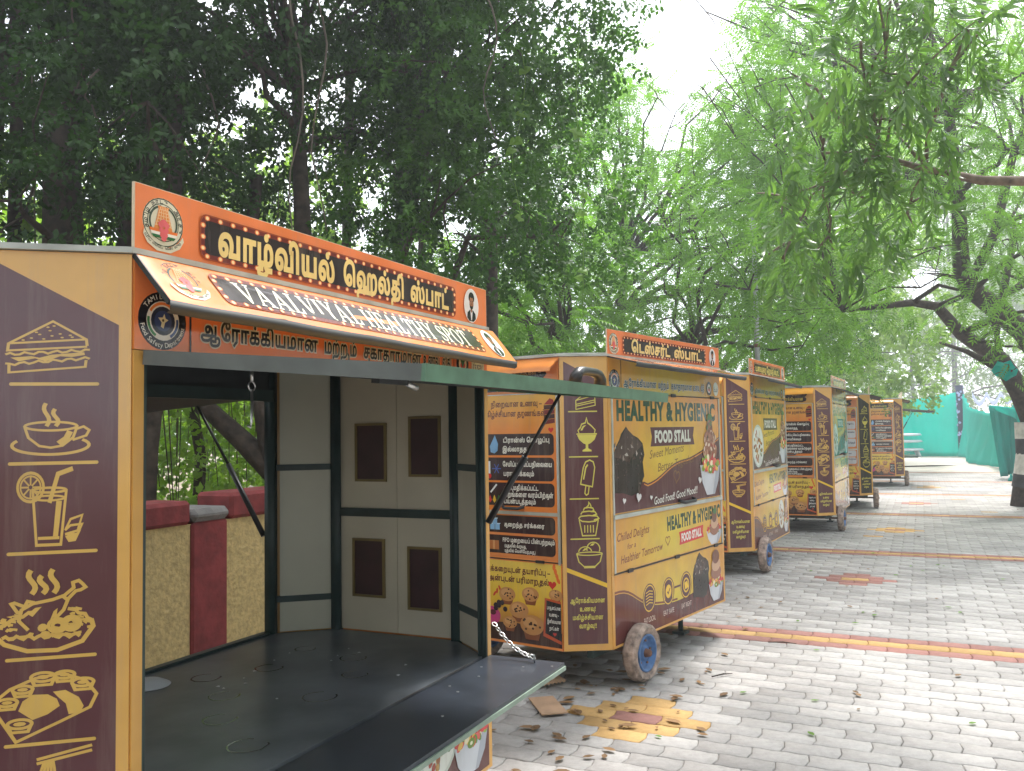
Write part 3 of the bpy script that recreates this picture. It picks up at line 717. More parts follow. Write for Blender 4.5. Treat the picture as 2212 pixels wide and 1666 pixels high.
def marquee(A, x0, y0, x1, y1):
    h = y1 - y0
    A.rrect(x0, y0, x1, y1, h * .2, (150, 66, 34)); A.rrect(x0 + .004, y0 + .004, x1 - .004, y1 - .004, h * .19, (108, 34, 24)); A.rrect(x0 + .016, y0 + .016, x1 - .016, y1 - .016, h * .12, (40, 26, 28))
    n = int((x1 - x0 - h * .3) / .045)
    z = A.z
    pts = [(x0 + h * .2 + (x1 - x0 - h * .4) * i / n, y) for i in range(n + 1) for y in (y0 + .01, y1 - .01)] + [(x, y0 + h * (.25 + .25 * i)) for i in range(3) for x in (x0 + .01, x1 - .01)]
    for x, y in pts: A.z = z; A.ell(x, y, .0095, .0075, (232, 120, 60), 8); A.ell(x, y, .0055, .005, (250, 226, 170), 8)
def sign_art(kind):
    A = Art(); v0, v1 = 2.1355, 2.3163
    A.rect(.002, v0 + .002, 1.803, v1 - .002, SIGN)
    emblem(A, .085, 2.232, .062)
    marquee(A, .2, 2.162, 1.535, 2.285)
    if kind == 1:
        for t, x, w, h in (("வாழ்வியல்", .512, .5, .108), ("ஹெல்தி", .982, .36, .098), ("ஸ்பாட்", 1.34, .28, .098)): A.text(t, x, 2.222, h, w, CREAM, bold=.045)
    elif kind == 2:
        A.text("டெஸ்சர்ட்", .615, 2.222, .1, .59, CREAM, bold=.045); A.text("ஸ்பாட்", 1.216, 2.222, .1, .49, CREAM, bold=.045)
    else:
        A.text("உணவுமுறை ஹெல்தி ஸ்பாட்", .87, 2.222, .09, 1.2, (222, 204, 110), bold=.04)
    portrait(A, 1.665, 2.228, .062, .072)
    return A
def awning_art(kind):
    """u along the front 0..1.86, v down the slope 0..1"""
    A = Art(); A.push(0, 0, 1.0, .168)
    A.rect(.004, -.99, 1.856, -.01, (232, 136, 72))
    A.pop()
    A.push(0, -.084, 1, 1)
    emblem(A, .1, .012, .06); marquee(A, .2, -.058, 1.62, .06)
    A.serif({1: "VAALVIYAL HEALTHY SPOT", 2: "DESSERT SPOT"}.get(kind, "HEALTHY SPOT"), .9, 0, .078, 1.26 if kind == 1 else .9, (240, 236, 214))
    portrait(A, 1.74, .0, .06, .07); A.pop()
    return A
def seal(A, cx, cy, r):
    A.push(cx, cy, r)
    A.ell(0, 0, 1, 1, (24, 24, 30), 28); A.ringtext("TAMIL NADU", 0, 0, .84, .24, 150, 30, WHITE, .01); A.ringtext("Food Safety Department", 0, 0, .84, .24, 190, 350, WHITE, .01, inside=True)
    A.ell(0, 0, .68, .68, (226, 226, 222), 24); A.arc(0, 0, .6, .6, 30, 150, .1, (226, 130, 60)); A.arc(0, 0, .6, .6, 170, 240, .1, (60, 130, 80)); A.arc(0, 0, .6, .6, -60, 10, .1, (60, 90, 150))
    A.ell(0, 0, .5, .5, (40, 46, 66), 20); A.ell(0, 0, .36, .36, (56, 70, 116), 18)
    A.poly([(-.2, .1), (-.02, .12), (.05, .26), (.1, .1), (.22, .05), (.08, -.05), (.02, -.26), (-.1, -.2), (-.06, -.06)], (222, 214, 180)); A.ell(0, .02, .05, .05, (90, 80, 60), 8)
    A.pop()
def fascia_art(kind):
    A = Art()
    c = SIGN if kind == 1 else YEL
    if kind == 1: A.rect(.002, 1.907, 1.803, 2.133, c)
    else: A.grad(.002, 1.907, 1.803, 2.133, lambda x, y: (218 - 20 * math.sin(3.1 * x), 150 + 26 * math.sin(3.1 * x), 62 + 10 * math.sin(3 * x)), 10, 2)
    seal(A, .085, 1.982, .073)
    A.rect(.168, 1.907, .174, 2.133, (30, 26, 24))
    ol = (.06, (208, 204, 188)); tc = (30, 34, 38) if kind == 1 else (34, 74, 92)
    for t, x, w in (("ஆரோக்கியமான", .44, .47), ("மற்றும்", .79, .17), ("சுகாதாரமான", 1.09, .36), ("உணவு", 1.345, .12), ("வீதி", 1.46, .07)): A.text(t, x, 1.972, .062, w, tc, bold=.03, outline=ol)
    A.rect(1.512, 1.915, 1.516, 2.05, (40, 30, 26))
    A.ell(1.585, 1.975, .05, .055, (36, 30, 32), 18); A.ell(1.585, 1.975, .032, .036, (214, 206, 190), 14); A.ell(1.585, 1.968, .02, .018, (196, 60, 50), 10); A.poly([(1.565, 1.99), (1.605, 1.99), (1.585, 1.955)], (50, 100, 60))
    if kind == 1: A.rect(1.66, 1.93, 1.77, 2.02, (206, 200, 172))
    else: A.ell(1.715, 1.975, .05, .055, (206, 214, 200), 18)
    A.text("fssai", 1.715, 1.972, .06, .085, (36, 40, 56), shear=.25)
    return A

def brownie(A, x0, y0, x1, y1, seed=5):
    rr = random.Random(seed); w, h = x1 - x0, y1 - y0
    P = [(0, .12), (.0, .6), (.06, .7), (.2, .82), (.26, .9), (.42, 1.0), (.55, .9), (.8, .84), (.95, .76), (1, .6), (.94, .5), (.98, .3), (.88, .2), (.8, .08), (.55, .05), (.3, .1)]
    Q = [(x0 + px * w, y0 + py * h) for px, py in P]
    A.poly(Q, (40, 32, 30))
    A.poly([(x0, y0 + .6 * h), (x0 + .2 * w, y0 + .8 * h), (x0 + .42 * w, y0 + .98 * h), (x0 + .95 * w, y0 + .74 * h), (x0 + .6 * w, y0 + .6 * h), (x0 + .5 * w, y0 + .5 * h), (x0 + .3 * w, y0 + .55 * h)], (74, 58, 52))
    A.poly([(x0 + .5 * w, y0 + .5 * h), (x0 + .95 * w, y0 + .68 * h), (x0 + .92 * w, y0 + .22 * h), (x0 + .55 * w, y0 + .08 * h)], (26, 26, 24))
    for k in range(60):
        px, py = rr.uniform(.05, .92), rr.uniform(.12, .93)
        top = py > .55
        if py > .75 + .2 * (1 - abs(px - .45) * 2): continue
        s = rr.uniform(.02, .06) if top else rr.uniform(.01, .04); a = rr.uniform(0, 6.3)
        c = rr.choice([(150, 138, 130), (104, 84, 74), (70, 52, 46), (186, 176, 168)]) if top else rr.choice([(70, 58, 52), (54, 44, 40), (96, 84, 76)])
        A.poly([(x0 + w * (px + s * math.cos(a + t) * q), y0 + h * (py + s * .8 * math.sin(a + t) * q)) for t, q in ((0, 1.2), (1.4, .5), (2.6, 1.1), (4.2, .6))], c)
def plate(A, x0, y0, x1, y1):
    cx, cy, rx, ry = (x0 + x1) / 2, (y0 + y1) / 2, (x1 - x0) / 2, (y1 - y0) / 2
    A.ell(cx, cy, rx, ry, (196, 206, 196), 26); A.ell(cx, cy, rx * .9, ry * .9, (224, 228, 220), 26)
    rr = random.Random(2)
    for k in range(40):
        a, q = rr.uniform(0, 6.3), math.sqrt(rr.uniform(0, .5)); A.ell(cx + rx * q * math.cos(a), cy + ry * q * math.sin(a), rx * .12, ry * .08, rr.choice([(150, 90, 50), (190, 140, 70), (90, 120, 60), (220, 210, 180), (160, 60, 40)]), 7, a)
def fruitbowl(A, cx, y0, w, h, ice=True):
    rr = random.Random(9)
    A.poly([(cx - w / 2, y0 + .36 * h), (cx - .4 * w, y0 + .15 * h), (cx - .2 * w, y0), (cx + .2 * w, y0), (cx + .4 * w, y0 + .15 * h), (cx + w / 2, y0 + .36 * h)], (204, 208, 216))
    A.poly([(cx + .1 * w, y0), (cx + .2 * w, y0), (cx + .4 * w, y0 + .15 * h), (cx + w / 2, y0 + .36 * h), (cx + .3 * w, y0 + .33 * h)], (168, 174, 186))
    for yy, ww, cs in ((.8, .14, [(96, 70, 52), (150, 70, 50), (84, 110, 60)]), (.66, .3, [(170, 120, 96), (206, 176, 150), (120, 74, 56), (90, 60, 44)]), (.52, .34, [(190, 140, 110), (120, 70, 50), (224, 200, 180), (150, 60, 44)])):
        if not ice: continue
        A.ell(cx, y0 + yy * h, ww * w, .12 * h, (150, 100, 78), 16)
        for k in range(22):
            a, q = rr.uniform(0, 6.3), math.sqrt(rr.uniform(0, 1)); A.ell(cx + ww * w * q * math.cos(a), y0 + (yy + .11 * q * math.sin(a)) * h, w * .035, h * .035, rr.choice(cs), 6, a)
    if ice: A.ell(cx + .02 * w, y0 + .93 * h, .12 * w, .04 * h, (70, 110, 56), 9)
    for k in range(46):
        a, q = rr.uniform(0, 6.3), math.sqrt(rr.uniform(0, 1)); x = cx + .44 * w * q * math.cos(a); y = y0 + (.37 + .09 * q * math.sin(a)) * h
        A.ell(x, y, w * .075, h * .035, rr.choice([(206, 60, 56), (222, 96, 84), (238, 226, 190), (140, 170, 60), (190, 40, 44), (96, 140, 56), (232, 190, 90)]), 9, a)
    A.ell(cx - .02 * w, y0 + .3 * h, w * .11, h * .05, (110, 140, 50), 12); A.ell(cx - .02 * w, y0 + .3 * h, w * .04, h * .02, (230, 230, 200), 8)
def banner(A, cx, cy, w, h, col, txt, tc, rot=0.0):
    c, s_ = math.cos(rot), math.sin(rot)
    A.poly([(cx + x * c - y * s_, cy + x * s_ + y * c) for x, y in ((-w / 2, -h / 2), (w / 2, -h / 2), (w * .47, 0), (w / 2, h / 2), (-w / 2, h / 2), (-w * .47, 0))], col)
    A.text(txt, cx, cy, h * .84, w * .82, tc, bold=.055, rot=rot)
def glow(x, y):
    r = math.hypot((x - .5) * 1.5, (y - .45) * 1.5); k = max(0, 1 - r)
    return (214 + 2 * k, 142 + 52 * k, 68 - 2 * k)
def swoosh(A, x0, x1, yb, pts, c=BROWN):
    P = [(x0, yb)] + [(x1, yb)] + pts[::-1]
    A.poly(P, c)
def upper_art(kind):
    A = Art(); z0, z1 = 1.115, 1.895
    A.grad(.05, z0, 1.755, z1, glow, 12, 8)
    ys = lambda x: 1.27 + (.02 if x < .5 else 0) + .17 * (1 / (1 + math.exp(-(x - .78) * 9))) + .3 * max(0, (x - 1.15)) ** 1.4
    pts = [(x, ys(x)) for x in np.linspace(.05, 1.755, 34)]
    swoosh(A, .05, 1.755, z0, pts)
    A.line([(x, y - .016) for x, y in pts[8:]], .008, (226, 150, 60))
    A.text("HEALTHY & HYGIENIC", .9, 1.785, .175, 1.6, DKGREEN, bold=.06)
    banner(A, .93, 1.605, .72, .135, BROWN, "FOOD STALL", (214, 218, 206))
    if kind != 'dess': A.z += .0
    A.text("Sweet Moments", .83, 1.50, .085, .55, (112, 84, 50), bold=.0, rot=.07, shear=.3); A.text("Better Together", .98, 1.41, .085, .62, (112, 84, 50), bold=.0, rot=.08, shear=.3)
    A.heart(.97, 1.31, .05, (132, 92, 50), w=.008, rot=-.2)
    if kind == 'dess': brownie(A, .045, 1.19, .475, 1.68)
    else: plate(A, -.0 + .04, 1.13, .56, 1.6)
    fruitbowl(A, 1.57, 1.135, .38, .66)
    for x, y, r in ((.17, 1.19, .022), (.37, 1.2, .035), (.55, 1.185, .018), (1.36, 1.26, .03)): A.heart(x, y, r, (226, 224, 224), rot=-.2)
    A.text("Good Food! Good Mood!!", .95, 1.175, .075, .72, WHITE, bold=.01, rot=.05, shear=.15)
    return A
def flap_art(kind):
    A = Art(); z0, z1 = .742, 1.072
    A.grad(.05, z0, 1.755, z1, lambda x, y: glow(x, y * .35 + .3), 12, 4)
    A.text("HEALTHY & HYGIENIC", 1.27, .985, .13, .95, DKGREEN, bold=.06, rot=.02)
    banner(A, 1.2, .858, .43, .095, RED, "FOOD STALL", WHITE, .03)
    A.text("Chilled Delights", .3, .965, .075, .45, (120, 52, 36), bold=.01, rot=.04, shear=.25); A.text("for a", .27, .888, .05, .12, (120, 52, 36), bold=.01, rot=.04, shear=.25); A.text("Healthier Tomorrow", .42, .82, .075, .6, (120, 52, 36), bold=.01, rot=.04, shear=.25)
    A.heart(.8, .86, .036, (120, 52, 36), w=.007)
    fruitbowl(A, 1.62, .742 - .0, .3, .32, ice=False); 
    for k in range(3): A.ell(1.62, .86 + k * .05, .09 - .02 * k, .05, [(150, 100, 78), (200, 160, 130), (110, 70, 52)][k], 14)
    A.ell(1.63, 1.0, .04, .025, (70, 110, 56), 8)
    return A
def lower_art(kind):
    A = Art(); z0, z1 = .275, .718
    A.grad(.03, z0, 1.775, z1, lambda x, y: glow(x, y * .4 + .35), 12, 4)
    ys = lambda x: .60 - .17 * (1 / (1 + math.exp(-(x - .3) * 12))) + .02 * math.sin(x * 5)
    pts = [(x, ys(x)) for x in np.linspace(.03, 1.775, 30)]
    swoosh(A, .03, 1.775, z0, pts, (92, 42, 40)); A.line([(x, y + .014) for x, y in pts[:16]], .014, (120, 60, 34))
    for x, t in ((.5, "EAT LOCAL"), (.79, "EAT SAFE"), (1.08, "EAT RIGHT")):
        A.ell(x, .5, .095, .1, BROWN, 22); A.ring(x, .5, .082, .087, .008, GOLD)
        A.text(t, x, .358, .05, .17, (220, 206, 196))
    A.rect(.885, .505, .985, .52, BROWN)
    for k in range(5): A.line([(.45, .46 + k * .02), (.5, .47 + k * .02), (.55, .46 + k * .02)], .006, GOLD)
    A.ell(.79, .5, .045, .048, GOLD, 16); A.line([(.77, .5), (.785, .485), (.815, .52)], .01, BROWN); A.rect(.725, .45, .733, .55, GOLD); A.rect(.847, .45, .855, .55, GOLD)
    A.ring(1.08, .5, .045, .048, .012, GOLD); A.poly([(1.05, .52), (1.1, .53), (1.12, .48), (1.06, .47)], GOLD)
    if kind == 'dess': brownie(A, 1.2, .34, 1.5, .71, 8)
    else: plate(A, 1.22, .36, 1.52, .7)
    fruitbowl(A, 1.62, .3, .28, .4, ice=False)
    for k in range(3): A.ell(1.62, .52 + k * .06, .1 - .015 * k, .055, [(150, 100, 78), (200, 160, 130), (120, 76, 56)][k], 14)
    return A
def muffin(A, cx, cy, r, rr):
    A.poly([(cx - r * .8, cy), (cx - r * .55, cy - r * .9), (cx + r * .55, cy - r * .9), (cx + r * .8, cy)], (134, 76, 42)); A.ell(cx, cy + r * .15, r, r * .72, (196, 140, 84), 18)
    A.ell(cx - r * .15, cy + r * .3, r * .6, r * .4, (212, 160, 104), 14)
    for k in range(10):
        a, q = rr.uniform(0, 6.3), rr.uniform(.1, .85); A.ell(cx + r * q * math.cos(a), cy + r * .15 + r * .65 * q * math.sin(a), r * .1, r * .09, (62, 36, 26), 6)
def side_art(kind):
    """end of the stall: (fascia+upper, mid, bottom) in u 0..D"""
    D = .658; rr = random.Random(4)
    A = Art()                       # upper hinged panel
    A.grad(.02, 1.135, .635, 1.9, lambda x, y: (226, 130 + 50 * max(0, y - .62) * 2.4, 52 + 60 * max(0, y - .62)), 3, 10)
    A.text("நிறைவான உணவு –", .33, 1.84, .05, .4, (92, 44, 42), bold=.03); A.text("மகிழ்ச்சியான தருணங்கள்", .31, 1.775, .05, .5, (92, 44, 42), bold=.03)
    for k, c in enumerate(((110, 36, 34), (60, 24, 24), (120, 40, 36), (70, 28, 26))): A.poly([(.545, 1.70 + k * .032), (.625, 1.71 + k * .03), (.625, 1.738 + k * .03), (.545, 1.73 + k * .032)], c)
    A.poly([(.545, 1.83), (.625, 1.83), (.615, 1.86), (.59, 1.87)], (150, 40, 40)); A.heart(.595, 1.665, .02, RED)
    bx = (48, 30, 32) if kind != 'pale' else (206, 206, 214); tc = (226, 224, 214) if kind != 'pale' else (40, 44, 84)
    for y0, y1 in ((1.5, 1.642), (1.332, 1.485), (1.165, 1.318)): A.rrect(.02, y0, .615, y1, .03, bx, left=False)
    for t, y, x, w in (("டிரான்ஸ் கொழுப்பு", 1.6, .405, .36), ("இல்லாதது", 1.54, .32, .2), ("சேமிப்பு வெப்பநிலையை", 1.44, .41, .38), ("பராமரிக்கவும்", 1.378, .345, .24),
                       ("அனுமதிக்கப்பட்ட", 1.285, .36, .27), ("நிறங்களை வரம்பிற்குள்", 1.24, .415, .38), ("பயன்படுத்தவும்", 1.195, .35, .25)): A.text(t, x, y, .042, w, tc, bold=.035)
    A.poly([(.16, 1.635), (.185, 1.575), (.18, 1.53), (.155, 1.512), (.125, 1.52), (.118, 1.56)], (120, 170, 214)); A.rect(.105, 1.36, .12, 1.46, (226, 226, 230)); A.ell(.112, 1.36, .016, .018, RED, 10)
    for k in range(3): A.line([(.17 + .035 * math.cos(k * 1.047), 1.41 + .035 * math.sin(k * 1.047)), (.17 - .035 * math.cos(k * 1.047), 1.41 - .035 * math.sin(k * 1.047))], .006, (60, 90, 170))
    for x, c in ((.115, RED), (.15, (220, 180, 50)), (.185, (50, 130, 70))): A.poly([(x, 1.235), (x + .014, 1.2), (x, 1.18), (x - .014, 1.2)], c)
    A.line([(.12, 1.25), (.17, 1.305)], .012, (220, 220, 220))
    B = Art()                       # flap under it
    B.rect(.02, .822, .635, 1.105, ORANGE)
    for y0, y1 in ((.985, 1.1), (.848, .968)): B.rrect(.02, y0, .615, y1, .03, bx, left=False)
    for t, y, x, w in (("குறைந்த சர்க்கரை", 1.04, .38, .31), ("FIFO முறையைப் பின்பற்றவும்", .938, .41, .4), ("(முதலில் வருவது", .9, .31, .17), ("முதலில் வெளியேறுவது)", .868, .345, .24)): B.text(t, x, y, .038 if y > .93 else .028, w, tc, bold=.03)
    for x, y in ((.13, 1.02), (.17, 1.02), (.15, 1.055)): B.rect(x - .018, y - .018, x + .018, y + .018, (130, 180, 220)); B.poly([(x - .018, y + .018), (x + .018, y + .018), (x + .026, y + .026), (x - .01, y + .026)], (190, 216, 236))
    B.rect(.1, .87, .18, .93, (180, 110, 60)); B.rect(.132, .87, .148, .93, (206, 150, 96))
    C = Art()                       # fixed lower panel
    C.grad(.01, .275, .65, .8, lambda x, y: (228 - 120 * max(0, .45 - y) * 1.6, 170 + 26 * min(1, y * 1.3) - 180 * max(0, .5 - y), 60 + 60 * max(0, y - .5)), 4, 10)
    C.text("அக்கறையுடன் தயாரிப்பு –", .32, .742, .048, .5, (92, 40, 40), bold=.04); C.text("அன்புடன் பரிமாறுதல்", .33, .68, .048, .47, (92, 40, 40), bold=.04)
    C.heart(.585, .67, .03, RED)
    C.poly([(.01, .275), (.65, .275), (.65, .37), (.3, .40), (.01, .38)], (62, 34, 28))
    for k in range(4): C.ell(.63 - .01 * k, .7 + k * .028, .012, .022, (226, 110, 50), 8, .5 - k * .2)
    for k in range(3): C.ell(.14 + .02 * k, .575 + k * .02, .008, .02, (206, 70, 46), 8, -.6 + k * .5)
    C.rect(.02, .44, .1, .62, (74, 34, 24)); C.ell(.06, .62, .04, .02, (60, 24, 20), 12)
    C.ell(.115, .43, .07, .06, (196, 60, 128), 18); C.ell(.125, .45, .025, .018, (90, 30, 50), 12)
    for x, y, r in ((.24, .57, .065), (.42, .585, .065), (.33, .475, .075), (.26, .39, .055), (.43, .385, .09), (.61, .6, .05)): muffin(C, x, y, r, rr)
    for k in range(6): C.ell(.15 + .025 * k % .1, .48 + .02 * (k % 3), .018, .018, (40, 28, 44), 8)
    C.poly([(.515, .34), (.648, .30), (.648, .57), (.53, .585)], (196, 84, 46)); C.poly([(.53, .36), (.648, .32), (.648, .555), (.542, .57)], (30, 28, 34))
    for i, (t, w) in enumerate((("பாதுகாப்பான", .1), ("உணவு –", .07), ("இனிமையான", .1), ("நாட்கள்", .07))): C.text(t, .596, .525 - i * .043, .03, w, WHITE, bold=.02)
    C.heart(.6, .36, .013, RED)
    D_ = Art()                      # board under the hood
    D_.rect(.01, 1.908, .65, 2.13, ORANGE if kind != 'food' else YEL)
    D_.poly([(.01, 1.925), (.5, 1.925), (.55, 1.94), (.56, 1.97), (.54, 2.0), (.57, 2.03), (.55, 2.07), (.48, 2.085), (.01, 2.085)], (38, 30, 28))
    D_.text("சுவையான விருந்துகள் –", .3, 2.045, .045, .45, (170, 150, 100), bold=.02); D_.text("ஆரோக்கியமான", .33, 1.97, .06, .36, (206, 190, 90), bold=.04)
    return A, B, C, D_

# ------------------------------------------------------------------ food stalls
SL, CX, CY, SDp = 1.8053, 0.1975, 0.2371, 0.658
Z0, Z1, ZL, ZH, ZF = 0.259, 2.1355, 1.0854, 0.7294, 1.9048
CW = math.hypot(CX, CY); DEP = 2 * CY + SDp
OX, OY = SL / 2, DEP / 2
def P2(x, y): return Vector((x - OX, y - OY))
OCT = [P2(0, 0), P2(SL, 0), P2(SL + CX, CY), P2(SL + CX, CY + SDp), P2(SL, DEP), P2(0, DEP), P2(-CX, CY + SDp), P2(-CX, CY)]
def frame(i, j):
    """panel frame of the wall from corner i to corner j, seen from outside left to right"""
    a, b = OCT[i], OCT[j]; d = (b - a).normalized(); n = Vector((d.y, -d.x))
    return lambda u, v, w=0.0: Vector((a.x + d.x * u + n.x * w, a.y + d.y * u + n.y * w, v))
F_FRONT, F_CR, F_RIGHT, F_BCR, F_BACK, F_BCL, F_LEFT, F_CL = [frame(i, (i + 1) % 8) for i in range(8)]
WALLS = [(F_FRONT, SL), (F_CR, CW), (F_RIGHT, SDp), (F_BCR, CW), (F_BACK, SL), (F_BCL, CW), (F_LEFT, SDp), (F_CL, CW)]
TH = 0.016

_ART = {}
def art(key, fn, F):
    if key not in _ART: _ART[key] = fn().mesh(key[0], F)
    return _ART[key]
def put(key, fn, F, parent):
    return link(key[0], art(key, fn, F), None, parent)
_PM = {}
def part(key, name, mk, mat, parent, bevel=0.0):
    """shared-mesh part: mk(MB) only runs the first time"""
    if key not in _PM:
        b = MB(); mk(b); o = b.build(name, mat, parent, bevel); _PM[key] = o.data; return o
    return link(name, _PM[key], None, parent)

def parts(key, name, mks, mat, parent):
    for i, mk in enumerate(mks): part(key + (i,), name, mk, mat, parent)
def fb(F, *a): return lambda b: b.fbox(F, *a)

def wheel(parent, x, y, seed):
    r = random.Random(seed)
    w = empty("wheel", (x - OX, y - OY, 0.19), 0, parent); w.rotation_euler = (0, r.uniform(0, 3), 0)
    def tyre(b):
        q = random.Random(5); seg = 26; rings = []
        prof = [(.12, -.035), (.165, -.05), (.186, -.03), (.19, 0), (.186, .03), (.165, .05), (.12, .035)]
        for k in range(seg):
            a = 2 * math.pi * k / seg; j = 1 + q.uniform(-.018, .018)
            rings.append([b.bm.verts.new((rr * j * math.cos(a), h + q.uniform(-.003, .003), rr * j * math.sin(a))) for rr, h in prof])
        for k in range(seg):
            A, B = rings[k], rings[(k + 1) % seg]
            for i in range(len(prof) - 1): b.bm.faces.new((A[i], A[i + 1], B[i + 1], B[i]))
    part(('tyre',), "tyre", tyre, M['tyre'], w)
    def rim(b):
        b.lathe([(.122, -.034), (.122, -.044), (.108, -.044), (.104, -.018), (.055, -.012), (.05, -.026), (.03, -.028)], (0, 0, 0), (0, 1, 0), 24)
        b.lathe([(.122, .034), (.122, .044), (.108, .044), (.104, .018), (.055, .012), (.05, .026), (.03, .028)], (0, 0, 0), (0, 1, 0), 24)
    part(('rim',), "rim", rim, M['rim'], w)
    def hub(b):
        b.lathe([(.0, -.062), (.02, -.062), (.024, -.05), (.03, -.028), (.03, .03), (.02, .05), (0, .05)], (0, 0, 0), (0, 1, 0), 12)
        for k in range(5):
            a = k * 1.2566; b.tube([(.078 * math.cos(a), -.012, .078 * math.sin(a)), (.078 * math.cos(a), -.024, .078 * math.sin(a))], .008, 6)
    part(('hub',), "hub", hub, M['rust'], w)
    return w

def make_stall(label, loc, yaw, sz, kind, sign, side, chamfer, opened, awn=True, group="food stalls in a row along the walkway"):
    k0 = Vector((math.sin(yaw), math.cos(yaw))); k1 = Vector((-math.cos(yaw), math.sin(yaw)))
    c = Vector(loc) + OX * k0 + OY * k1
    root = empty("food_stall", (c.x, c.y, 0), math.pi / 2 - yaw)
    root.scale = (1, 1, sz)
    tag(root, label, "food stall", group)
    # frame posts, one per corner
    for i in range(8):
        p = OCT[i]
        def post(b, p=p, i=i):
            q = p * (1 - .035 / p.length); b.tube([(q.x, q.y, Z0 + .005), (q.x, q.y, Z1 - .03)], .016 if i < 2 else .03, 4)
        part(('post', i), "post", post, M['green_frame'], root)
    # chassis, axle
    def chas(b):
        for y in (.12, DEP - .12): b.box(-CX * .4 - OX, SL + CX * .4 - OX, y - .02 - OY, y + .02 - OY, Z0 - .05, Z0 - .004)
        for x in (.05, .9, 1.7): b.box(x - OX, x + .04 - OX, .14 - OY, DEP - .14 - OY, Z0 - .048, Z0 - .006)
    part(('chassis',), "chassis", chas, M['green_frame'], root)
    def axle(b):
        b.tube([(.28 - OX, -.07 - OY, .19), (.28 - OX, DEP + .05 - OY, .19)], .016, 8)
        b.box(.26 - OX, .3 - OX, .1 - OY, .13 - OY, .19, Z0 - .04); b.box(.26 - OX, .3 - OX, DEP - .13 - OY, DEP - .1 - OY, .19, Z0 - .04)
    part(('axle',), "axle", axle, M['rust'], root)
    wheel(root, .28, -.05, len(label) % 97); wheel(root, .28, DEP + .04, 3)
    def leg(b): b.tube([(1.62 - OX, .3 - OY, .02), (1.62 - OX, .3 - OY, Z0 - .045)], .02, 8); b.box(1.57 - OX, 1.67 - OX, .25 - OY, .35 - OY, 0.0, .02)
    part(('prop1',), "prop_leg", leg, M['green_frame'], root)
    def leg2(b): b.tube([(1.62 - OX, .85 - OY, .02), (1.62 - OX, .85 - OY, Z0 - .045)], .02, 8); b.box(1.57 - OX, 1.67 - OX, .8 - OY, .9 - OY, 0.0, .02)
    part(('prop2',), "prop_leg", leg2, M['green_frame'], root)
    # worktop floor and ceiling
    ins = [p * .965 for p in OCT]
    part(('worktop',), "worktop", lambda b: b.quadbox([(p.x, p.y, ZH - .03) for p in ins], [(p.x, p.y, ZH) for p in ins]), M['worktop'], root)
    if opened:
        wt = [c for c in root.children if c.name.startswith("worktop")][0]
        def stains():
            A = Art(); q = random.Random(6)
            for x, y, r in ((1.07, .30, .055), (.95, .62, .05), (1.3, .72, .05), (1.35, .35, .045), (.75, .45, .05), (1.55, .5, .05), (1.1, .85, .05), (1.6, .78, .04), (.6, .2, .055)):
                A.line([(x + r * math.cos(t) * (1 + .1 * q.random()), y + r * math.sin(t) * (1 + .1 * q.random())) for t in np.linspace(.4, 5.6, 20)], .006, (74, 72, 72))
            return A
        tag(put(("ring_stains",), stains, lambda u, v, w=0.0: Vector((u - OX, v - OY, ZH + w)), wt), kind='stuff')
    part(('base',), "base_floor", lambda b: b.quadbox([(p.x, p.y, Z0 + .001) for p in ins], [(p.x, p.y, Z0 + .02) for p in ins]), M['dark'], root)
    part(('ceiling',), "ceiling", lambda b: b.quadbox([(p.x, p.y, Z1 - .09) for p in ins], [(p.x, p.y, Z1 - .075) for p in ins]), M['dark'], root)
    def roof(b):
        o = [p * 1.012 for p in OCT]; t = [p * .9 for p in OCT]
        b.quadbox([(p.x, p.y, Z1 + .002) for p in o], [(p.x, p.y, Z1 + .016) for p in o]); b.quadbox([(p.x, p.y, Z1 + .016) for p in t], [(p.x, p.y, Z1 + .034) for p in t])
    part(('roof',), "roof", roof, M['roof'], root)
    vy = M['yellow']
    # chamfered corner panels, outer skin, inner skin
    ci = [1, 3, 5, 7]
    for i in ci:
        F, W = WALLS[i]
        o = part(('cham', i), "corner_panel", lambda b, F=F, W=W: b.fbox(F, .004, W - .004, Z0, Z1, -.012, 0), vy, root)
        key = ("corner_print", i, chamfer)
        put(key, lambda: chamfer_art(chamfer), F, o)
        parts(('chin', i), "inner_lining", [fb(F, .035, W - .035, a, c_, -.030, -.018) for a, c_ in ((ZH + .004, .875), (.905, 1.515), (1.545, Z1 - .1))], M['inner'] if i != 1 else M['inner2'], root)
        parts(('rail', i), "rail", [fb(F, .02, W - .02, a, a + .03, -.036, -.016) for a in (.875, 1.515)], M['green_frame'], root)
    # ends
    for i, nm in ((6, 'left'), (2, 'right')):
        F, W = WALLS[i]
        A4 = None
        up = part(('eup', i), "end_shutter", lambda b, F=F, W=W: b.fbox(F, .02, W - .02, 1.13, 1.902, -.012, 0.0), M['orange'], root)
        mid = part(('emid', i), "end_flap", lambda b, F=F, W=W: b.fbox(F, .02, W - .02, .815, 1.108, -.012, 0.0), M['orange'], root)
        low = part(('elow', i), "end_panel", lambda b, F=F, W=W: b.fbox(F, .004, W - .004, Z0, .808, -.012, 0.0), M['orange'], root)
        fas = part(('efas', i), "end_fascia", lambda b, F=F, W=W: b.fbox(F, .004, W - .004, 1.908, Z1, -.012, 0.0), M['orange'], root)
        if ("s", side) not in _ART: _ART[("s", side)] = side_art(side)
        A, B, C, D_ = _ART[("s", side)]
        for nme, q, par in (("menu_print", A, up), ("tips_print", B, mid), ("bakery_print", C, low), ("title_print", D_, fas)): put((nme, i, side), lambda q=q: q, F, par)
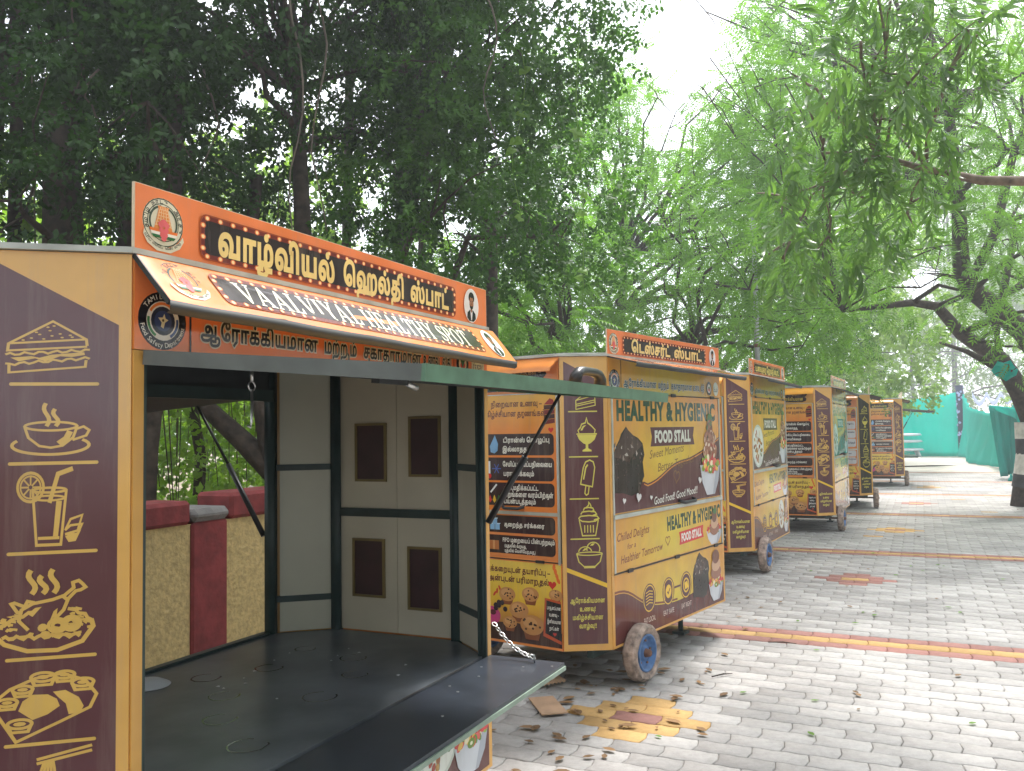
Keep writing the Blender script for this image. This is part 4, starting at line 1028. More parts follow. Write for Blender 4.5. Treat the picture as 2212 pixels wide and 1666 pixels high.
        parts(('etrim', i), "trim", [fb(F, .022, W - .024, 1.109, 1.129, -.01, .006), fb(F, W - .022, W - .008, .8, 1.9, -.008, .006), fb(F, .006, .02, .8, 1.9, -.008, .006), fb(F, .02, W - .02, 1.9015, 1.907, -.01, .005)], M['alu'], root)
        def hnd(b, F=F):
            b.tube([F(.22, 1.16, .002), F(.23, 1.155, .022), F(.25, 1.15, .028), F(.35, 1.15, .028), F(.37, 1.155, .022), F(.38, 1.16, .002)], .01, 8)
        part(('ehnd', i), "handle", hnd, M['black'], up)
        part(('elat', i), "hinge", fb(F, .47, .53, .803, .82, 0.0005, .012), M['black'], root); part(('eseam', i), "seam_strip", fb(F, .022, .634, .809, .814, -.01, .003), M['black'], root)
        def hood(b, F=F, W=W):
            r = [[F(u, Z1 - .004 - d * .075 - .004 * math.sin(u * 9) * d, .002 + d * .11) for u in np.linspace(-.01, W + .01, 8)] for d in (0, .35, .7, 1.0)]
            r.append([p + Vector((0, 0, -.022)) for p in r[-1]]); b.grid(r)
            r2 = [[p + Vector((0, 0, -.012)) for p in q] for q in r[:4]]; b.grid(r2)
        part(('hood', i, kind == 'dess'), "hood", hood, M['hood'] if kind != 'dess' else M['orange'], root)
        # inner skin with two leaves and framed panes
        if i == 2:
            FI = lambda u, v, w=0.0, F=F: F(SDp - u, v, -.014 - w)   # looked at from inside
            def lining(b):
                for v0, v1 in ((ZH + .004, 1.285), (1.326, Z1 - .1)):
                    b.fbox(FI, .012, .3385, v0, v1, .0, .012); b.fbox(FI, .3415, .646, v0, v1, .0, .012)
            ln = part(('lining2',), "inner_lining", lining, M['inner2'], root)
            part(('mull',), "rail", lambda b: b.fbox(FI, 0.0, .658, 1.286, 1.325, .0, .03), M['green_frame'], root)
            for q, (u0, u1, v0, v1) in enumerate(((.115, .288, 1.456, 1.742), (.408, .575, 1.481, 1.77), (.098, .275, .895, 1.179), (.397, .572, .851, 1.15))):
                def fr(b, u0=u0, u1=u1, v0=v0, v1=v1):
                    t = .012; 
                    b.fbox(FI, u0, u1, v1 - t, v1, .012, .022); b.fbox(FI, u0, u1, v0, v0 + t, .012, .022); b.fbox(FI, u0, u0 + t, v0 + t, v1 - t, .012, .022); b.fbox(FI, u1 - t, u1, v0 + t, v1 - t, .012, .022)
                pf = part(('pf', q), "pane_frame", fr, M['gold'], ln)
                part(('pp', q), "pane", lambda b, u0=u0, u1=u1, v0=v0, v1=v1: b.fbox(FI, u0 + .012, u1 - .012, v0 + .012, v1 - .012, .0125, .016), M['maroon'], ln)
        else:
            part(('lin6',), "inner_lining", lambda b, F=F, W=W: b.fbox(F, .04, W - .04, ZH + .004, Z1 - .1, -.026, -.014), M['inner2'], root)
    # back wall
    F, W = F_BACK, SL
    part(('bfin',), "fascia_lining", fb(F_BACK, .02, SL - .02, ZF + .006, Z1 - .08, -.026, -.014), M['dark'], root)
    part(('ffin',), "fascia_lining", fb(F_FRONT, .02, SL - .02, ZF + .006, Z1 - .08, -.026, -.014), M['dark'], root)
    part(('bhead',), "head_rail", fb(F_BACK, .06, SL - .06, ZF - .05, ZF + .004, -.06, -.028), M['green_frame'], root)
    part(('bfas',), "back_fascia", lambda b: b.fbox(F_BACK, .004, SL - .004, ZF + .004, Z1, -.012, 0), vy, root)
    part(('blow',), "back_panel", lambda b: b.fbox(F_BACK, .004, SL - .004, Z0, ZH, -.012, 0), vy, root)
    def back_flap(b): b.fbox(F_BACK, .03, SL - .03, ZH + .01, ZF - .004, -.012, .006)
    if not opened:
        part(('bsh',), "back_shutter", back_flap, vy, root)
    else:
        a = math.radians(4)
        FB = lambda u, v, w=0.0: F_BACK(u, ZF + v * math.sin(-a) + w * math.cos(a), v * math.cos(a))
        part(('bshO',), "back_shutter", lambda b: b.fbox(FB, .03, SL - .03, .01, .8, -.03, -.004), M['dark'], root)
        # strut: in the outer frame seen from behind, u runs right to left
        s = MB(); s.tube([F_BACK(.045, 1.2, .01), F_BACK(.05, 1.55, .22)], .013, 8); s.tube([F_BACK(.05, 1.55, .22), F_BACK(.055, 1.86, .42)], .007, 8); s.build("gas_strut", M['black'], root)
    def btrim(b): b.fbox(F_BACK, .01, SL - .01, ZH, ZH + .012, -.03, .004)
    part(('btrim',), "sill", btrim, M['green_frame'], root)
    # front
    F = F_FRONT
    parts(('jamb',), "jamb", [fb(F, .001, .03, ZH - .006, ZF - .002, -.02, .001), fb(F, SL - .03, SL - .001, ZH - .006, ZF - .002, -.02, .001)], vy if sign != 2 else M['orange'], root)
    fz = part(('ffas', kind == 'dess'), "front_fascia", lambda b: b.fbox(F, .002, SL - .002, ZF, Z1, -.012, 0.0), M['orange'] if sign == 1 else vy, root)
    put(("fascia_print", sign), lambda: fascia_art(sign), F, fz)
    low = part(('flow',), "front_panel", lambda b: b.fbox(F, .002, SL - .002, Z0, ZH - .008, -.012, 0.0), vy, root)
    put(("front_print", kind), lambda: lower_art(kind), F, low)
    parts(('ftrim',), "trim", [fb(F, .031, .049, ZH + .003, ZF - .009, -.01, .006), fb(F, SL - .049, SL - .031, ZH + .003, ZF - .009, -.01, .006)], M['alu' if not opened else 'green_frame'], root) if not opened else parts(('ftrimO',), "trim", [fb(F, .031, .039, ZH - .006, ZF - .002, -.04, .0), fb(F, SL - .039, SL - .031, ZH - .006, ZF - .002, -.04, .0)], M['green_frame'], root)
    if not opened:
        up = part(('fup',), "front_shutter", lambda b: b.fbox(F, .05, SL - .05, ZL + .022, ZF - .008, -.012, 0.0), vy, root)
        put(("shutter_print", kind), lambda: upper_art(kind), F, up)
        fl = part(('ffl',), "counter_flap", lambda b: b.fbox(F, .05, SL - .05, ZH + .004, ZL - .008, -.012, 0.0), vy, root)
        put(("flap_print", kind), lambda: flap_art(kind), F, fl)
        part(('fled',), "ledge", lambda b: b.fbox(F, .032, SL - .032, ZL - .006, ZL + .02, -.01, .012), M['alu'], root)
        def hnd(b): b.tube([F(.99, ZL + .045, .002), F(1.0, ZL + .035, .03), F(1.02, ZL + .03, .036), F(1.2, ZL + .03, .036), F(1.22, ZL + .035, .03), F(1.23, ZL + .045, .002)], .013, 8)
        part(('fhnd',), "handle", hnd, M['black'], up)
        parts(('fseam',), "seam_strip", [fb(F, .032, SL - .032, ZF - .007, ZF - .001, -.008, .004), fb(F, .032, SL - .032, ZH - .006, ZH + .002, -.008, .004)], M['black'], root)
        parts(('fhng',), "hinge", [fb(F, u, u + .07, z - .014, z + .01, 0.0045, .01) for u in (.2, .9, 1.6) for z in (ZH, ZF)], M['black'], root)
    else:
        a = .0947
        FC = lambda u, v, w=0.0: F_FRONT(u, ZF - v * math.sin(a) + w * math.cos(a), v * math.cos(a) + w * math.sin(a))
        can = part(('can',), "canopy_shutter", lambda b: b.fbox(FC, .03, SL - .0, .012, .757, -.026, -.003), M['dark'], root)
        parts(('cane',), "canopy_edge", [fb(FC, .018, SL + .012, .757, .766, -.036, .001), fb(FC, SL, SL + .01, .01, .757, -.034, .0)], M['edge_reflect'], can)
        part(('canl',), "canopy_edge", fb(FC, .02, .03, .01, .757, -.036, .0), M['dullalu'], can)
        part(('cank',), "canopy_skin", lambda b: b.fbox(FC, .034, SL - .004, .014, .754, -.003, -.0005), vy, can)
        def hnd(b): b.tube([FC(1.0, .7, -.002), FC(1.0, .7, .022), FC(1.02, .7, .038), FC(1.06, .7, .044), FC(1.16, .7, .044), FC(1.2, .7, .038), FC(1.22, .7, .022), FC(1.22, .7, -.002)], [.022, .02, .017, .015, .015, .017, .02, .022], 8)
        part(('canh',), "handle", hnd, M['black'], can)
        part(('canb',), "latch", fb(FC, .14, .26, .56, .58, -.045, -.0265), M['dark'], can); part(('canb2',), "latch_bolt", lambda b: b.tube([FC(.262, .57, -.038), FC(.31, .57, -.05)], .008, 8), M['steel'], can)
        def hook(b):
            p0 = FC(.17, .2, -.03); b.tube([p0, p0 + Vector((0, 0, -.03))], .004, 6)
            b.lathe([(.011, -.002), (.014, 0), (.011, .002)], p0 + Vector((0, 0, -.042)), (0, 1, 0), 12)
            b.tube([p0 + Vector((0, 0, -.05)), p0 + Vector((0, 0, -.13)), p0 + Vector((-.006, 0, -.145)), p0 + Vector((-.014, 0, -.14))], .0035, 6)
        part(('canhk',), "hook", hook, M['steel'], can)
        for u in (.4, .9, 1.4):
            part(('canr', u), "screw", lambda b, u=u: b.tube([FC(u, .03, 0), FC(u, .03, .008)], .008, 6), M['steel'], can)
        # gas strut at the right post
        def strut(b):
            p, q = F_FRONT(SL - .03, 1.3, .012), FC(SL - .03, .34, -.03); m = p.lerp(q, .52)
            b.tube([p, m], .014, 8); b.tube([m, q], .007, 8)
        part(('strut',), "gas_strut", strut, M['black'], root)
        # counter flap let down level
        fo = .324
        FF = lambda u, v, w=0.0: F_FRONT(u, ZH + w, v)
        fl = part(('flapO',), "counter_flap", lambda b: b.fbox(FF, .012, SL - .006, .0, fo, -.022, .0), M['flap'], root)
        fe = part(('flapE',), "flap_underside", fb(FF, .014, SL - .008, .004, fo - .002, -.034, -.0225), M['edge_reflect2'], fl); part(('flapF',), "flap_edge", fb(FF, .012, SL - .004, fo, fo + .006, -.03, -.014), M['edge_reflect2'], fl)
        for q, (u, v) in enumerate(((1.62, .05), (1.5, .1), (1.73, .3), (1.68, .2), (1.35, .06), (1.3, .12), (1.05, .2))):
            part(('flsc', q), "screw", lambda b, u=u, v=v: b.tube([FF(u, v, -.004), FF(u, v, .0015)], .005, 7), M['steel'], fl)
        # chain from the right post down to the flap
        ch = empty("chain", (0, 0, 0), 0, root)
        p, q = F_FRONT(SL - .0, ZH + .14, .01), FF(SL - .05, .215, .02); n = 11
        def lk(b):
            for k in range(16):
                pass
            r = [(.013 * math.cos(t) * 1.0, .008 * math.sin(t), 0) for t in np.linspace(0, 2 * math.pi, 13)]
            b.tube(r, .0026, 5, cap=False)
        for k in range(n):
            t = (k + .5) / n; pos = p.lerp(q, t) - Vector((0, 0, .03 * math.sin(math.pi * t)))
            o = part(('link',), "chain_link", lk, M['steel'], ch)
            d = (q - p); o.location = pos
            rot = d.to_track_quat('X', 'Z').to_matrix() @ Matrix.Rotation(math.radians(90 * (k % 2) + 20), 3, 'X'); o.rotation_euler = rot.to_euler()
        part(('chbolt',), "eye_bolt", lambda b: b.tube([FF(SL - .05, .215, -.002), FF(SL - .05, .215, .03), FF(SL - .065, .2, .034)], .004, 6), M['steel'], fl)
    # upright sign with thickness, then the sloping awning board
    sg = part(('sign', kind == 'dess', sign), "sign_board", lambda b: b.fbox(F, 0.0, SL, Z1 + .0175, Z1 + .1808, -.008, 0.0), M['cream'], root)
    put(("sign_print", sign), lambda: sign_art(sign), F, sg)
    parts(('sgst',), "sign_stay", [lambda b, u=u: b.tube([F(u, Z1 + .03, -.16), F(u, Z1 + .15, -.02)], .006, 6) for u in (.3, 1.5)], M['green_frame'], sg)
    if awn:
        aw, dz = (.11, (.1265, .146)) if sign == 1 else (.2, (.05, .07))
        def FA(u, v, w=0.0):      # v: 0 hinge .. -.168 edge
            t = -v / .168; drop = dz[0] + (dz[1] - dz[0]) * u / 1.86 + .0015 * math.sin(u * 13) * t
            return F_FRONT(u, Z1 + .004 - drop * t + w * .66, aw * t + .002 + w * .75)
        def board(b):
            us = np.linspace(0, 1.86, 15); rows = [[FA(u, -.168 * t) for u in us] for t in (0, .5, 1)]
            bot = [[FA(u, -.168 * t, -.012) for u in us] for t in (1, .5, 0)]
            b.grid(rows + bot)
            for e in (0, -1): 
                b.bm.faces.new([b.bm.verts.new(p) for p in (rows[0][e], rows[1][e], rows[2][e], bot[0][e], bot[1][e], bot[2][e])])
        ab = part(('awn', sign == 1), "awning_board", board, M['dark'], root)
        put(("awning_print", sign), lambda: awning_art(sign), FA, ab)
        def lip(b):
            us = np.linspace(0, 1.86, 15); b.grid([[FA(u, -.166, .0) for u in us], [FA(u, -.168, .003) for u in us], [FA(u, -.168, 0) + Vector((0, 0, -.022)) for u in us], [FA(u, -.166, -.012) + Vector((0, 0, -.022)) for u in us]])
        part(('awnl', sign == 1), "awning_lip", lip, M['dark'], ab)
    return root
M['dullalu'] = plain('dull_edge_strip', (0.13, 0.14, 0.135), 0.5, metal=0.3, var=0.2)
M['edge_reflect2'] = plain('pale_green_edge', (0.22, 0.29, 0.23), 0.45, var=0.2)
M['cream'] = plain('sign_core', (0.62, 0.5, 0.36), 0.7, var=0.1)

STALLS = [
 ("open stall in the foreground with raised shutter, folded down counter and orange sign", (-.8644, 1.9909), .4355, .9457, 'food', 1, 'orange', 'food', True),
 ("closed dessert stall with brownie picture, second stall in the row behind the open one", (.5971, 5.4444), .618, .9638, 'dess', 2, 'dess', 'dess', False),
 ("closed stall with sandwich icons and a plate picture beside the dessert stall", (2.5956, 9.5371), .507, 1.019, 'food', 3, 'food', 'food', False),
 ("closed stall with sandwich icons, its shiny front mirroring the teal cloth", (4.8293, 13.2108), .4779, 1.0245, 'food', 3, 'food', 'food', False),
 ("closed stall with dark icon strip of cake and sundae, second farthest of the row", (6.9138, 16.9006), .3735, 1.0281, 'dess', 2, 'pale', 'dark', False),
 ("farthest open stall of the row with its canopy raised in front of the teal cloth", (10.2161, 22.9068), .3762, 1.0684, 'food', 3, 'food', 'food', True),
]
stall_objs = [make_stall(*a) for a in STALLS]

# ------------------------------------------------------------------ ground, pavers, compound wall
b = MB(); n = 30
b.bm.verts.ensure_lookup_table()
g = b.grid([[Vector((x, y, -.03)) for x in np.linspace(-140, 180, n)] for y in np.linspace(-120, 220, n)]); ground = b.build("ground", M['soil']); tag(ground, kind='structure')
pav = MB()
c0 = [su(-3.0, 3.45, -.012), su(-3.0, -7.5, -.012), su(62, -7.5, -.012), su(62, 3.45, -.012)]
pav.quadbox([p + Vector((0, 0, -.012)) for p in c0], c0)
pavement = pav.build("pavement", M['joint']); tag(pavement, kind='structure')
sn = MB(); c1 = [su(33, 3.4, -.004), su(33, -7.4, -.004), su(61.8, -7.4, -.004), su(61.8, 3.4, -.004)]
sn.quadbox([p + Vector((0, 0, -.004)) for p in c1], c1); sand = sn.build("sandy_path", M['sand']); tag(sand, kind='structure')

PLn, PW = .27, .15
def paver_shape(flip):
    """zig-zag paver: top outline, bevel ring, skirt -> verts, quads as triangles"""
    a = .0055; g_ = .0018
    def wave(t): 
        t = t % 1.0
        return a * math.sin(t * 4 * math.pi)
    ts = [0, .09, .21, .36, .5, .64, .79, .91, 1.0]
    bot = [((t - .5) * PLn, -PW / 2 + wave(t)) for t in ts]; top = [((t - .5) * PLn, PW / 2 + wave(t)) for t in reversed(ts)]
    mid_r = [(.5 * PLn + .012, (bot[-1][1] + top[0][1]) / 2)]; mid_l = [(-.5 * PLn + .012, (bot[0][1] + top[-1][1]) / 2)]
    P = bot + mid_r + top + mid_l
    c = (0.0, 0.0)
    V = []
    def ins(p, d):
        return (p[0] - math.copysign(d, p[0]) if abs(p[0]) > .3 * PLn else p[0], p[1] - math.copysign(d, p[1]) if abs(p[1]) > .02 else p[1])
    r0 = [ins(p, g_ + .005) for p in P]; r1 = [ins(p, g_) for p in P]; r2 = r1; m = len(P)
    V = [(x, y, 0.0) for x, y in r0] + [(x, y, -.005) for x, y in r1] + [(x, y, -.02) for x, y in r2]
    T = []
    from mathutils.geometry import tessellate_polygon as tp
    for f in tp([[Vector((x, y, 0)) for x, y in r0]]):
        A, B, C = [Vector(V[i]) for i in f]
        T.append(tuple(f) if (B - A).cross(C - A).z > 0 else tuple(reversed(f)))
    for k in range(m):
        j = (k + 1) % m
        for o in (0, m): T += [(o + k, o + m + k, o + m + j), (o + k, o + m + j, o + j)]
    return np.array(V), np.array(T)
SH = [paver_shape(False), paver_shape(True)]
ca, sa = math.cos(-ANG), math.sin(-ANG)
def near_band(s):
    for bs in (7.06, 12.03, 17.2, 22.3, 27.4, 32.5):
        r = round((s - bs) / PW)
        if abs(s - bs) < PW * .5: return 'paver_yel'
        if abs(s - bs) < PW * 1.5: return 'paver_red'
    return None
DIAM = [(4.76, 1.28, 'paver_yel', 'paver_red'), (9.83, .62, 'paver_red', 'paver_yel'), (4.9, -1.15, 'paver_yel', 'paver_red'), (9.6, 2.6, 'paver_yel', 'paver_red'), (14.7, .35, 'paver_yel', 'paver_red'), (14.7, -1.8, 'paver_red', 'paver_yel'), (9.9, -1.6, 'paver_yel', 'paver_red'), (19.8, .0, 'paver_red', 'paver_yel'), (24.8, -.3, 'paver_yel', 'paver_red')]
spots = []
DIAM = [(ds, (round((du - (PLn / 2 if int((ds + 1.0) / PW) % 2 else 0)) / PLn)) * PLn + (PLn / 2 if int((ds + 1.0) / PW) % 2 else 0) + .15, a_, b_) for ds, du, a_, b_ in DIAM]
for r in range(int((33.0 + 1.0) / PW)):
    s = -1.0 + (r + .5) * PW
    fl = r % 2
    for q in range(-14, 30):
        u = q * PLn + (PLn / 2 if fl else 0) + .15
        if u > 3.3 or u < -6.9 or u < -3.2 - .2 * s * 0 - 2: continue
        m = near_band(s) or 'paver'
        if m == 'paver':
            for ds, du, mo, mi in DIAM:
                rr, uu = abs(r - int((ds + 1.0) / PW)), abs(u - du)
                if rr <= 2 and uu < PLn * (1.25 - .5 * rr): m = mo if not (rr == 0 and uu < PLn * .5) else mi
        if m == 'paver' and random.random() < .0015: m = 'paver_yel'
        spots.append((su(s, u), fl, m, s, u))
fr = []
for i, (p, fl, m, s, u) in enumerate(spots):
    d = p - EYE; z = d.dot(CF)
    if z < 1.5: continue
    x, y = d.dot(CR) / z, d.dot(CU) / z
    if abs(x) > .60 or y < -.46 or (u > 1.35 and s < 3.6) or u > 2.3 or u > 1.5 and s < 5.6: continue
    fr.append((z, i))
near = set(i for _, i in sorted(fr)[:300])
_pm = {}
far = {k: [[], []] for k in ('paver', 'paver_red', 'paver_yel')}
tot = {k: 0 for k in far}
for i, (p, fl, m, s, u) in enumerate(spots):
    tz = random.uniform(-.0022, .001); jr = random.uniform(-.006, .006); tx, ty = random.uniform(-.005, .005), random.uniform(-.006, .006)
    if i in near:
        if (fl, m) not in _pm:
            o = mesh_np("paver", SH[fl][0], SH[fl][1], M[m]); _pm[(fl, m)] = o.data
            bpy.data.objects.remove(o)
        o = link("paver", _pm[(fl, m)], None, pavement); o.location = p + Vector((0, 0, tz)); o.rotation_euler = (tx, ty, -ANG + jr)
    else:
        V, T = SH[fl]; a = -ANG + jr; c, q = math.cos(a), math.sin(a)
        W = np.stack([V[:, 0] * c - V[:, 1] * q + p.x, V[:, 0] * q + V[:, 1] * c + p.y, V[:, 2] + tz + V[:, 0] * ty + V[:, 1] * tx], 1)
        far[m][0].append(W); far[m][1].append(T + tot[m]); tot[m] += len(V)
for m in far:
    o = mesh_np("paver_field", np.concatenate(far[m][0]), np.concatenate(far[m][1]), M[m], pavement); tag(o, kind='stuff')

# compound wall behind the stalls
wall = empty("compound_wall", su(12, 3.75)); wall.rotation_euler = (0, 0, math.pi / 2 - ANG)
tag(wall, "low yellow roughcast compound wall with dark red pilasters behind the stalls", "wall")
_d = at(418, 1200, 1.0) - EYE; _n = Vector((-math.cos(ANG), math.sin(ANG), 0)); _t = 3.75 / _d.dot(_n); PIL = (_d * _t).dot(Vector((math.sin(ANG), math.cos(ANG), 0))) - 12
def wl_(s, u, z): return Vector((s - 12, u - 3.75, z))
b = MB(); b.box(-16, 26, -.11, .11, -.02, 1.12); b.build("render_panel", M['stucco'], wall)
for i in range(15):
    x = PIL + 2.8 * (i - 5)
    b = MB(); b.box(x - .135, x + .135, -.13, .13, -.02, 1.125); b.build("pilaster", M['redpaint'], wall, .012)
    b = MB(); b.box(x + .15, x + 2.65, -.14, .14, 1.121, 1.23 + .02 * (i % 3)); b.build("coping", M['redpaint'], wall, .02)
    b = MB(); b.box(x - .145, x + .145, -.15, .15, 1.127, 1.2); r_ = b.build("coping_cap", M['cement'], wall, .03)

# ------------------------------------------------------------------ trees
def sprig_neem():
    V, T = [], []
    n = 7; Lr = .30
    def leaf(px, py, pz, ang, L, w, droop):
        c, s = math.cos(ang), math.sin(ang); b_ = len(V)
        for t, k in ((0, 0), (.4, -1), (1, 0), (.45, 1)):
            x = L * t; y = w * k
            if t > .9: y = .18 * L * (1 if ang > 0 else -1) * .6
            V.append((px + x * c - y * s, py + x * s + y * c, pz - droop * t * t + abs(k) * .006))
        T.extend([(b_, b_ + 1, b_ + 2), (b_, b_ + 2, b_ + 3)])
    for i in range(n):
        t = .18 + .78 * i / (n - 1); x = Lr * t; z = -.06 * t * t
        for sgn in (1, -1): leaf(x, 0, z, sgn * (1.15 - .35 * t), .085 - .02 * abs(t - .5), .012, .03)
    leaf(Lr, 0, -.06, 0.02, .07, .012, .02)
    return np.array(V), np.array(T)
def sprig_small(seed=1, n=22, L=.24, leafL=.05, leafW=.016):
    r = random.Random(seed); V, T = [], []
    for i in range(n):
        t = r.uniform(.05, 1); px, py, pz = L * t, r.uniform(-.05, .05), r.uniform(-.05, .03)
        d = Vector((r.uniform(-.3, 1), r.uniform(-1, 1), r.uniform(-.6, .4))).normalized(); w = d.cross(Vector((r.uniform(-.4, .4), r.uniform(-.4, .4), 1))).normalized()
        p = Vector((px, py, pz)); l = leafL * r.uniform(.7, 1.25); b_ = len(V)
        for q in (p, p + d * l * .45 + w * leafW, p + d * l - Vector((0, 0, .01)), p + d * l * .45 - w * leafW): V.append(tuple(q))
        T += [(b_, b_ + 1, b_ + 2), (b_, b_ + 2, b_ + 3)]
    return np.array(V), np.array(T)
def leaf_long():
    V = []; n = 6
    for i in range(n):
        t = i / (n - 1); w = .016 * math.sin(math.pi * min(1, .08 + t * .95)) ** .8 if 0 < i < n - 1 else .002
        x = .17 * t; y = .028 * math.sin(t * 2.6); z = -.05 * t * t
        V += [(x, y - w, z + .003), (x, y, z), (x, y + w, z + .003)]
    T = []
    for i in range(n - 1):
        for k in range(2):
            a = i * 3 + k; T += [(a, a + 3, a + 4), (a, a + 4, a + 1)]
    return np.array(V), np.array(T)
def sprig_long(seed=2, n=9):
    r = random.Random(seed); LV, LT = leaf_long(); V, T = [], []
    for i in range(n):
        t = .1 + .9 * i / n; a = r.uniform(-1, 1) * 1.0; e = r.uniform(.1, .9); roll = r.uniform(-1, 1)
        R = Euler((roll, e, a)).to_matrix(); R = np.array(R); s = r.uniform(.75, 1.15)
        W = (LV * s) @ R.T + np.array([.38 * t, 0, -.05 * t]); T.append(LT + len(V) * len(LV)); V.append(W)
    return np.concatenate(V), np.concatenate(T)
SPR = {'neem': sprig_neem(), 'small': sprig_small(), 'smallB': sprig_small(5, 16, .22, .075, .026), 'far': sprig_small(3, 16, .5, .13, .05), 'long': sprig_long()}

def azel(P):
    d = P - np.array(EYE); return np.degrees(np.arctan2(d[:, 0], d[:, 1])), np.degrees(np.arctan2(d[:, 2], np.hypot(d[:, 0], d[:, 1])))
GAPS = [(12.2, 23.6, 3.6, 3.2), (13.4, 26.0, 1.9, 1.5), (10.5, 19.6, 1.6, 1.8), (-16.8, 21.4, 1.7, 1.35), (-18.6, 19.2, 1.7, .8), (-15.6, 17.4, 1.2, .9), (-20.5, 21.9, .9, .7), (25.2, 8.6, 1.1, 1.3), (-11.6, 21.6, 1.0, .8), (-14.2, 25.5, 1.0, .8), (-19.5, 26.0, 1.0, .9), (-23.6, 12.0, 1.3, 1.0), (-9.0, 15.5, 1.2, 1.0), (-3.4, 13.5, 1.2, 1.2), (-31, 30, .5, .5)]
def keep_mask(P):
    a, e = azel(P); k = np.ones(len(P), bool)
    for ga, ge, ra, re in GAPS:
        q = ((a - ga) / ra) ** 2 + ((e - ge) / re) ** 2 + RNG.normal(0, .22, len(P)); k &= q > 1
    return k
def scatter(clumps, per, kind, smin, smax, droop=.45, shell=.55, out=1.0, rng=RNG):
    """sprigs spread through ellipsoids (x,y,z,rx,ry,rz) -> one verts/tris pair"""
    V0, T0 = SPR[kind]; Ps, Ds = [], []
    for (x, y, z, rx, ry, rz) in clumps:
        n = max(3, int(per * (rx * ry * rz) ** (2 / 3.0)))
        d = rng.normal(size=(n, 3)); d /= np.linalg.norm(d, axis=1)[:, None]
        rad = rng.uniform(shell ** 3, 1.08, n) ** (1 / 3.0)
        P = np.array([x, y, z]) + d * rad[:, None] * np.array([rx, ry, rz])
        Ps.append(P); Ds.append(d)
    P = np.concatenate(Ps); D = np.concatenate(Ds)
    k = keep_mask(P) & (P[:, 2] > .1); k &= np.linalg.norm(P - np.array(EYE), axis=1) > 2.6
    P, D = P[k], D[k]; n = len(P)
    X = D * out + rng.normal(0, .55, (n, 3)); X[:, 2] -= droop; X /= np.linalg.norm(X, axis=1)[:, None]
    Zr = rng.normal(0, .5, (n, 3)); Zr[:, 2] += 1.0
    Y = np.cross(Zr, X); Y /= np.linalg.norm(Y, axis=1)[:, None]; Z = np.cross(X, Y)
    sc = rng.uniform(smin, smax, n)
    R = np.stack([X, Y, Z], 2) * sc[:, None, None]
    V = np.einsum('nij,vj->nvi', R, V0) + P[:, None, :]
    T = T0[None] + (np.arange(n) * len(V0))[:, None, None]
    return V.reshape(-1, 3), T.reshape(-1, 3), P, R
def branch_path(p, q, sag=.15, n=5, r=random):
    p, q = Vector(p), Vector(q); L = (q - p).length; out = []
    for i in range(n + 1):
        t = i / n; w = p.lerp(q, t) + Vector((0, 0, sag * L * math.sin(math.pi * t)))
        if 0 < i < n: w += Vector((r.uniform(-1, 1), r.uniform(-1, 1), r.uniform(-1, 1))) * L * .045
        out.append(w)
    return out
def tree(name, label, cat, base, trunk, clumps, per, kind, leafm, barkm='bark', smin=.8, smax=1.3, droop=.45, group=None, shell=.5, limbs=True, seed=1, twigs=3, extra=None):
    """trunk: list of ((x,y,z) offsets from base, radius); clumps in offsets too"""
    r = random.Random(seed); B = Vector(base)
    root = empty(name, B); tag(root, label, cat, group)
    t = MB(); P = [Vector(p) for p, _ in trunk]; Rd = [q for _, q in trunk]
    t.tube(P, Rd, 10)
    for path in (extra or []): t.tube([Vector(p) for p, _ in path], [q for _, q in path], 8)
    t.build("trunk", M[barkm], root)
    lb = MB()
    nodes = [(P[i].lerp(P[i + 1], k / 3), Rd[i] + (Rd[i + 1] - Rd[i]) * k / 3) for i in range(len(P) - 1) for k in range(3) if i >= len(P) // 2 - 1] + [(P[-1], Rd[-1])]
    for path in (extra or []): nodes += [(Vector(p), q) for p, q in path[1:]]
    if limbs:
        for (x, y, z, rx, ry, rz) in clumps:
            c = Vector((x, y, z)); nd, nr = min(nodes, key=lambda a: (a[0] - c).length + max(0, a[0].z - c.z + .3) * .6)
            L = (c - nd).length; r0 = min(nr * .6, .025 + .018 * L)
            pth = branch_path(nd, c, .08, 5, r); lb.tube(pth, [r0 + (.010 - r0) * i / 5 for i in range(6)], 6)
            for k in range(twigs):
                d = Vector((r.uniform(-1, 1) * rx, r.uniform(-1, 1) * ry, r.uniform(-.9, .9) * rz)) * .85
                lb.tube(branch_path(pth[r.choice((3, 4, 5))], c + d, .05, 3, r), [.012, .009, .007, .004], 4)
        if len(lb.bm.verts): lb.build("limbs", M[barkm], root)
        else: lb.bm.free()
    W = [(B.x + c[0], B.y + c[1], B.z + c[2], c[3], c[4], c[5]) for c in clumps]
    V, T, _, _ = scatter(W, per, kind, smin, smax, droop, shell, rng=np.random.default_rng(seed))
    if len(V):
        o = mesh_np("crown", V - np.array(B), T, M[leafm], root); tag(o, kind='stuff')
    return root
def crown_clumps(c, R, n, rmin, rmax, seed, zmin=-9, flat=.75):
    """clumps spread on and in an ellipsoid crown; uneven outline"""
    r = random.Random(seed); out = []
    while len(out) < n:
        d = Vector((r.gauss(0, 1), r.gauss(0, 1), r.gauss(0, 1))).normalized() * r.uniform(.35, 1.0)
        z = c[2] + d.z * R[2]
        if z < zmin: continue
        q = r.uniform(rmin, rmax); out.append((c[0] + d.x * R[0], c[1] + d.y * R[1], z, q * r.uniform(.9, 1.4), q * r.uniform(.9, 1.4), q * flat * r.uniform(.8, 1.2)))
    return out
def trunk_line(pts, r0, r1): n = len(pts) - 1; return [(p, r0 + (r1 - r0) * (i / n) ** .8) for i, p in enumerate(pts)]
def C(px, py, dep, r, rz=None):
    p = at(px, py, dep); return (p.x, p.y, p.z, r, r, rz or r * .8)
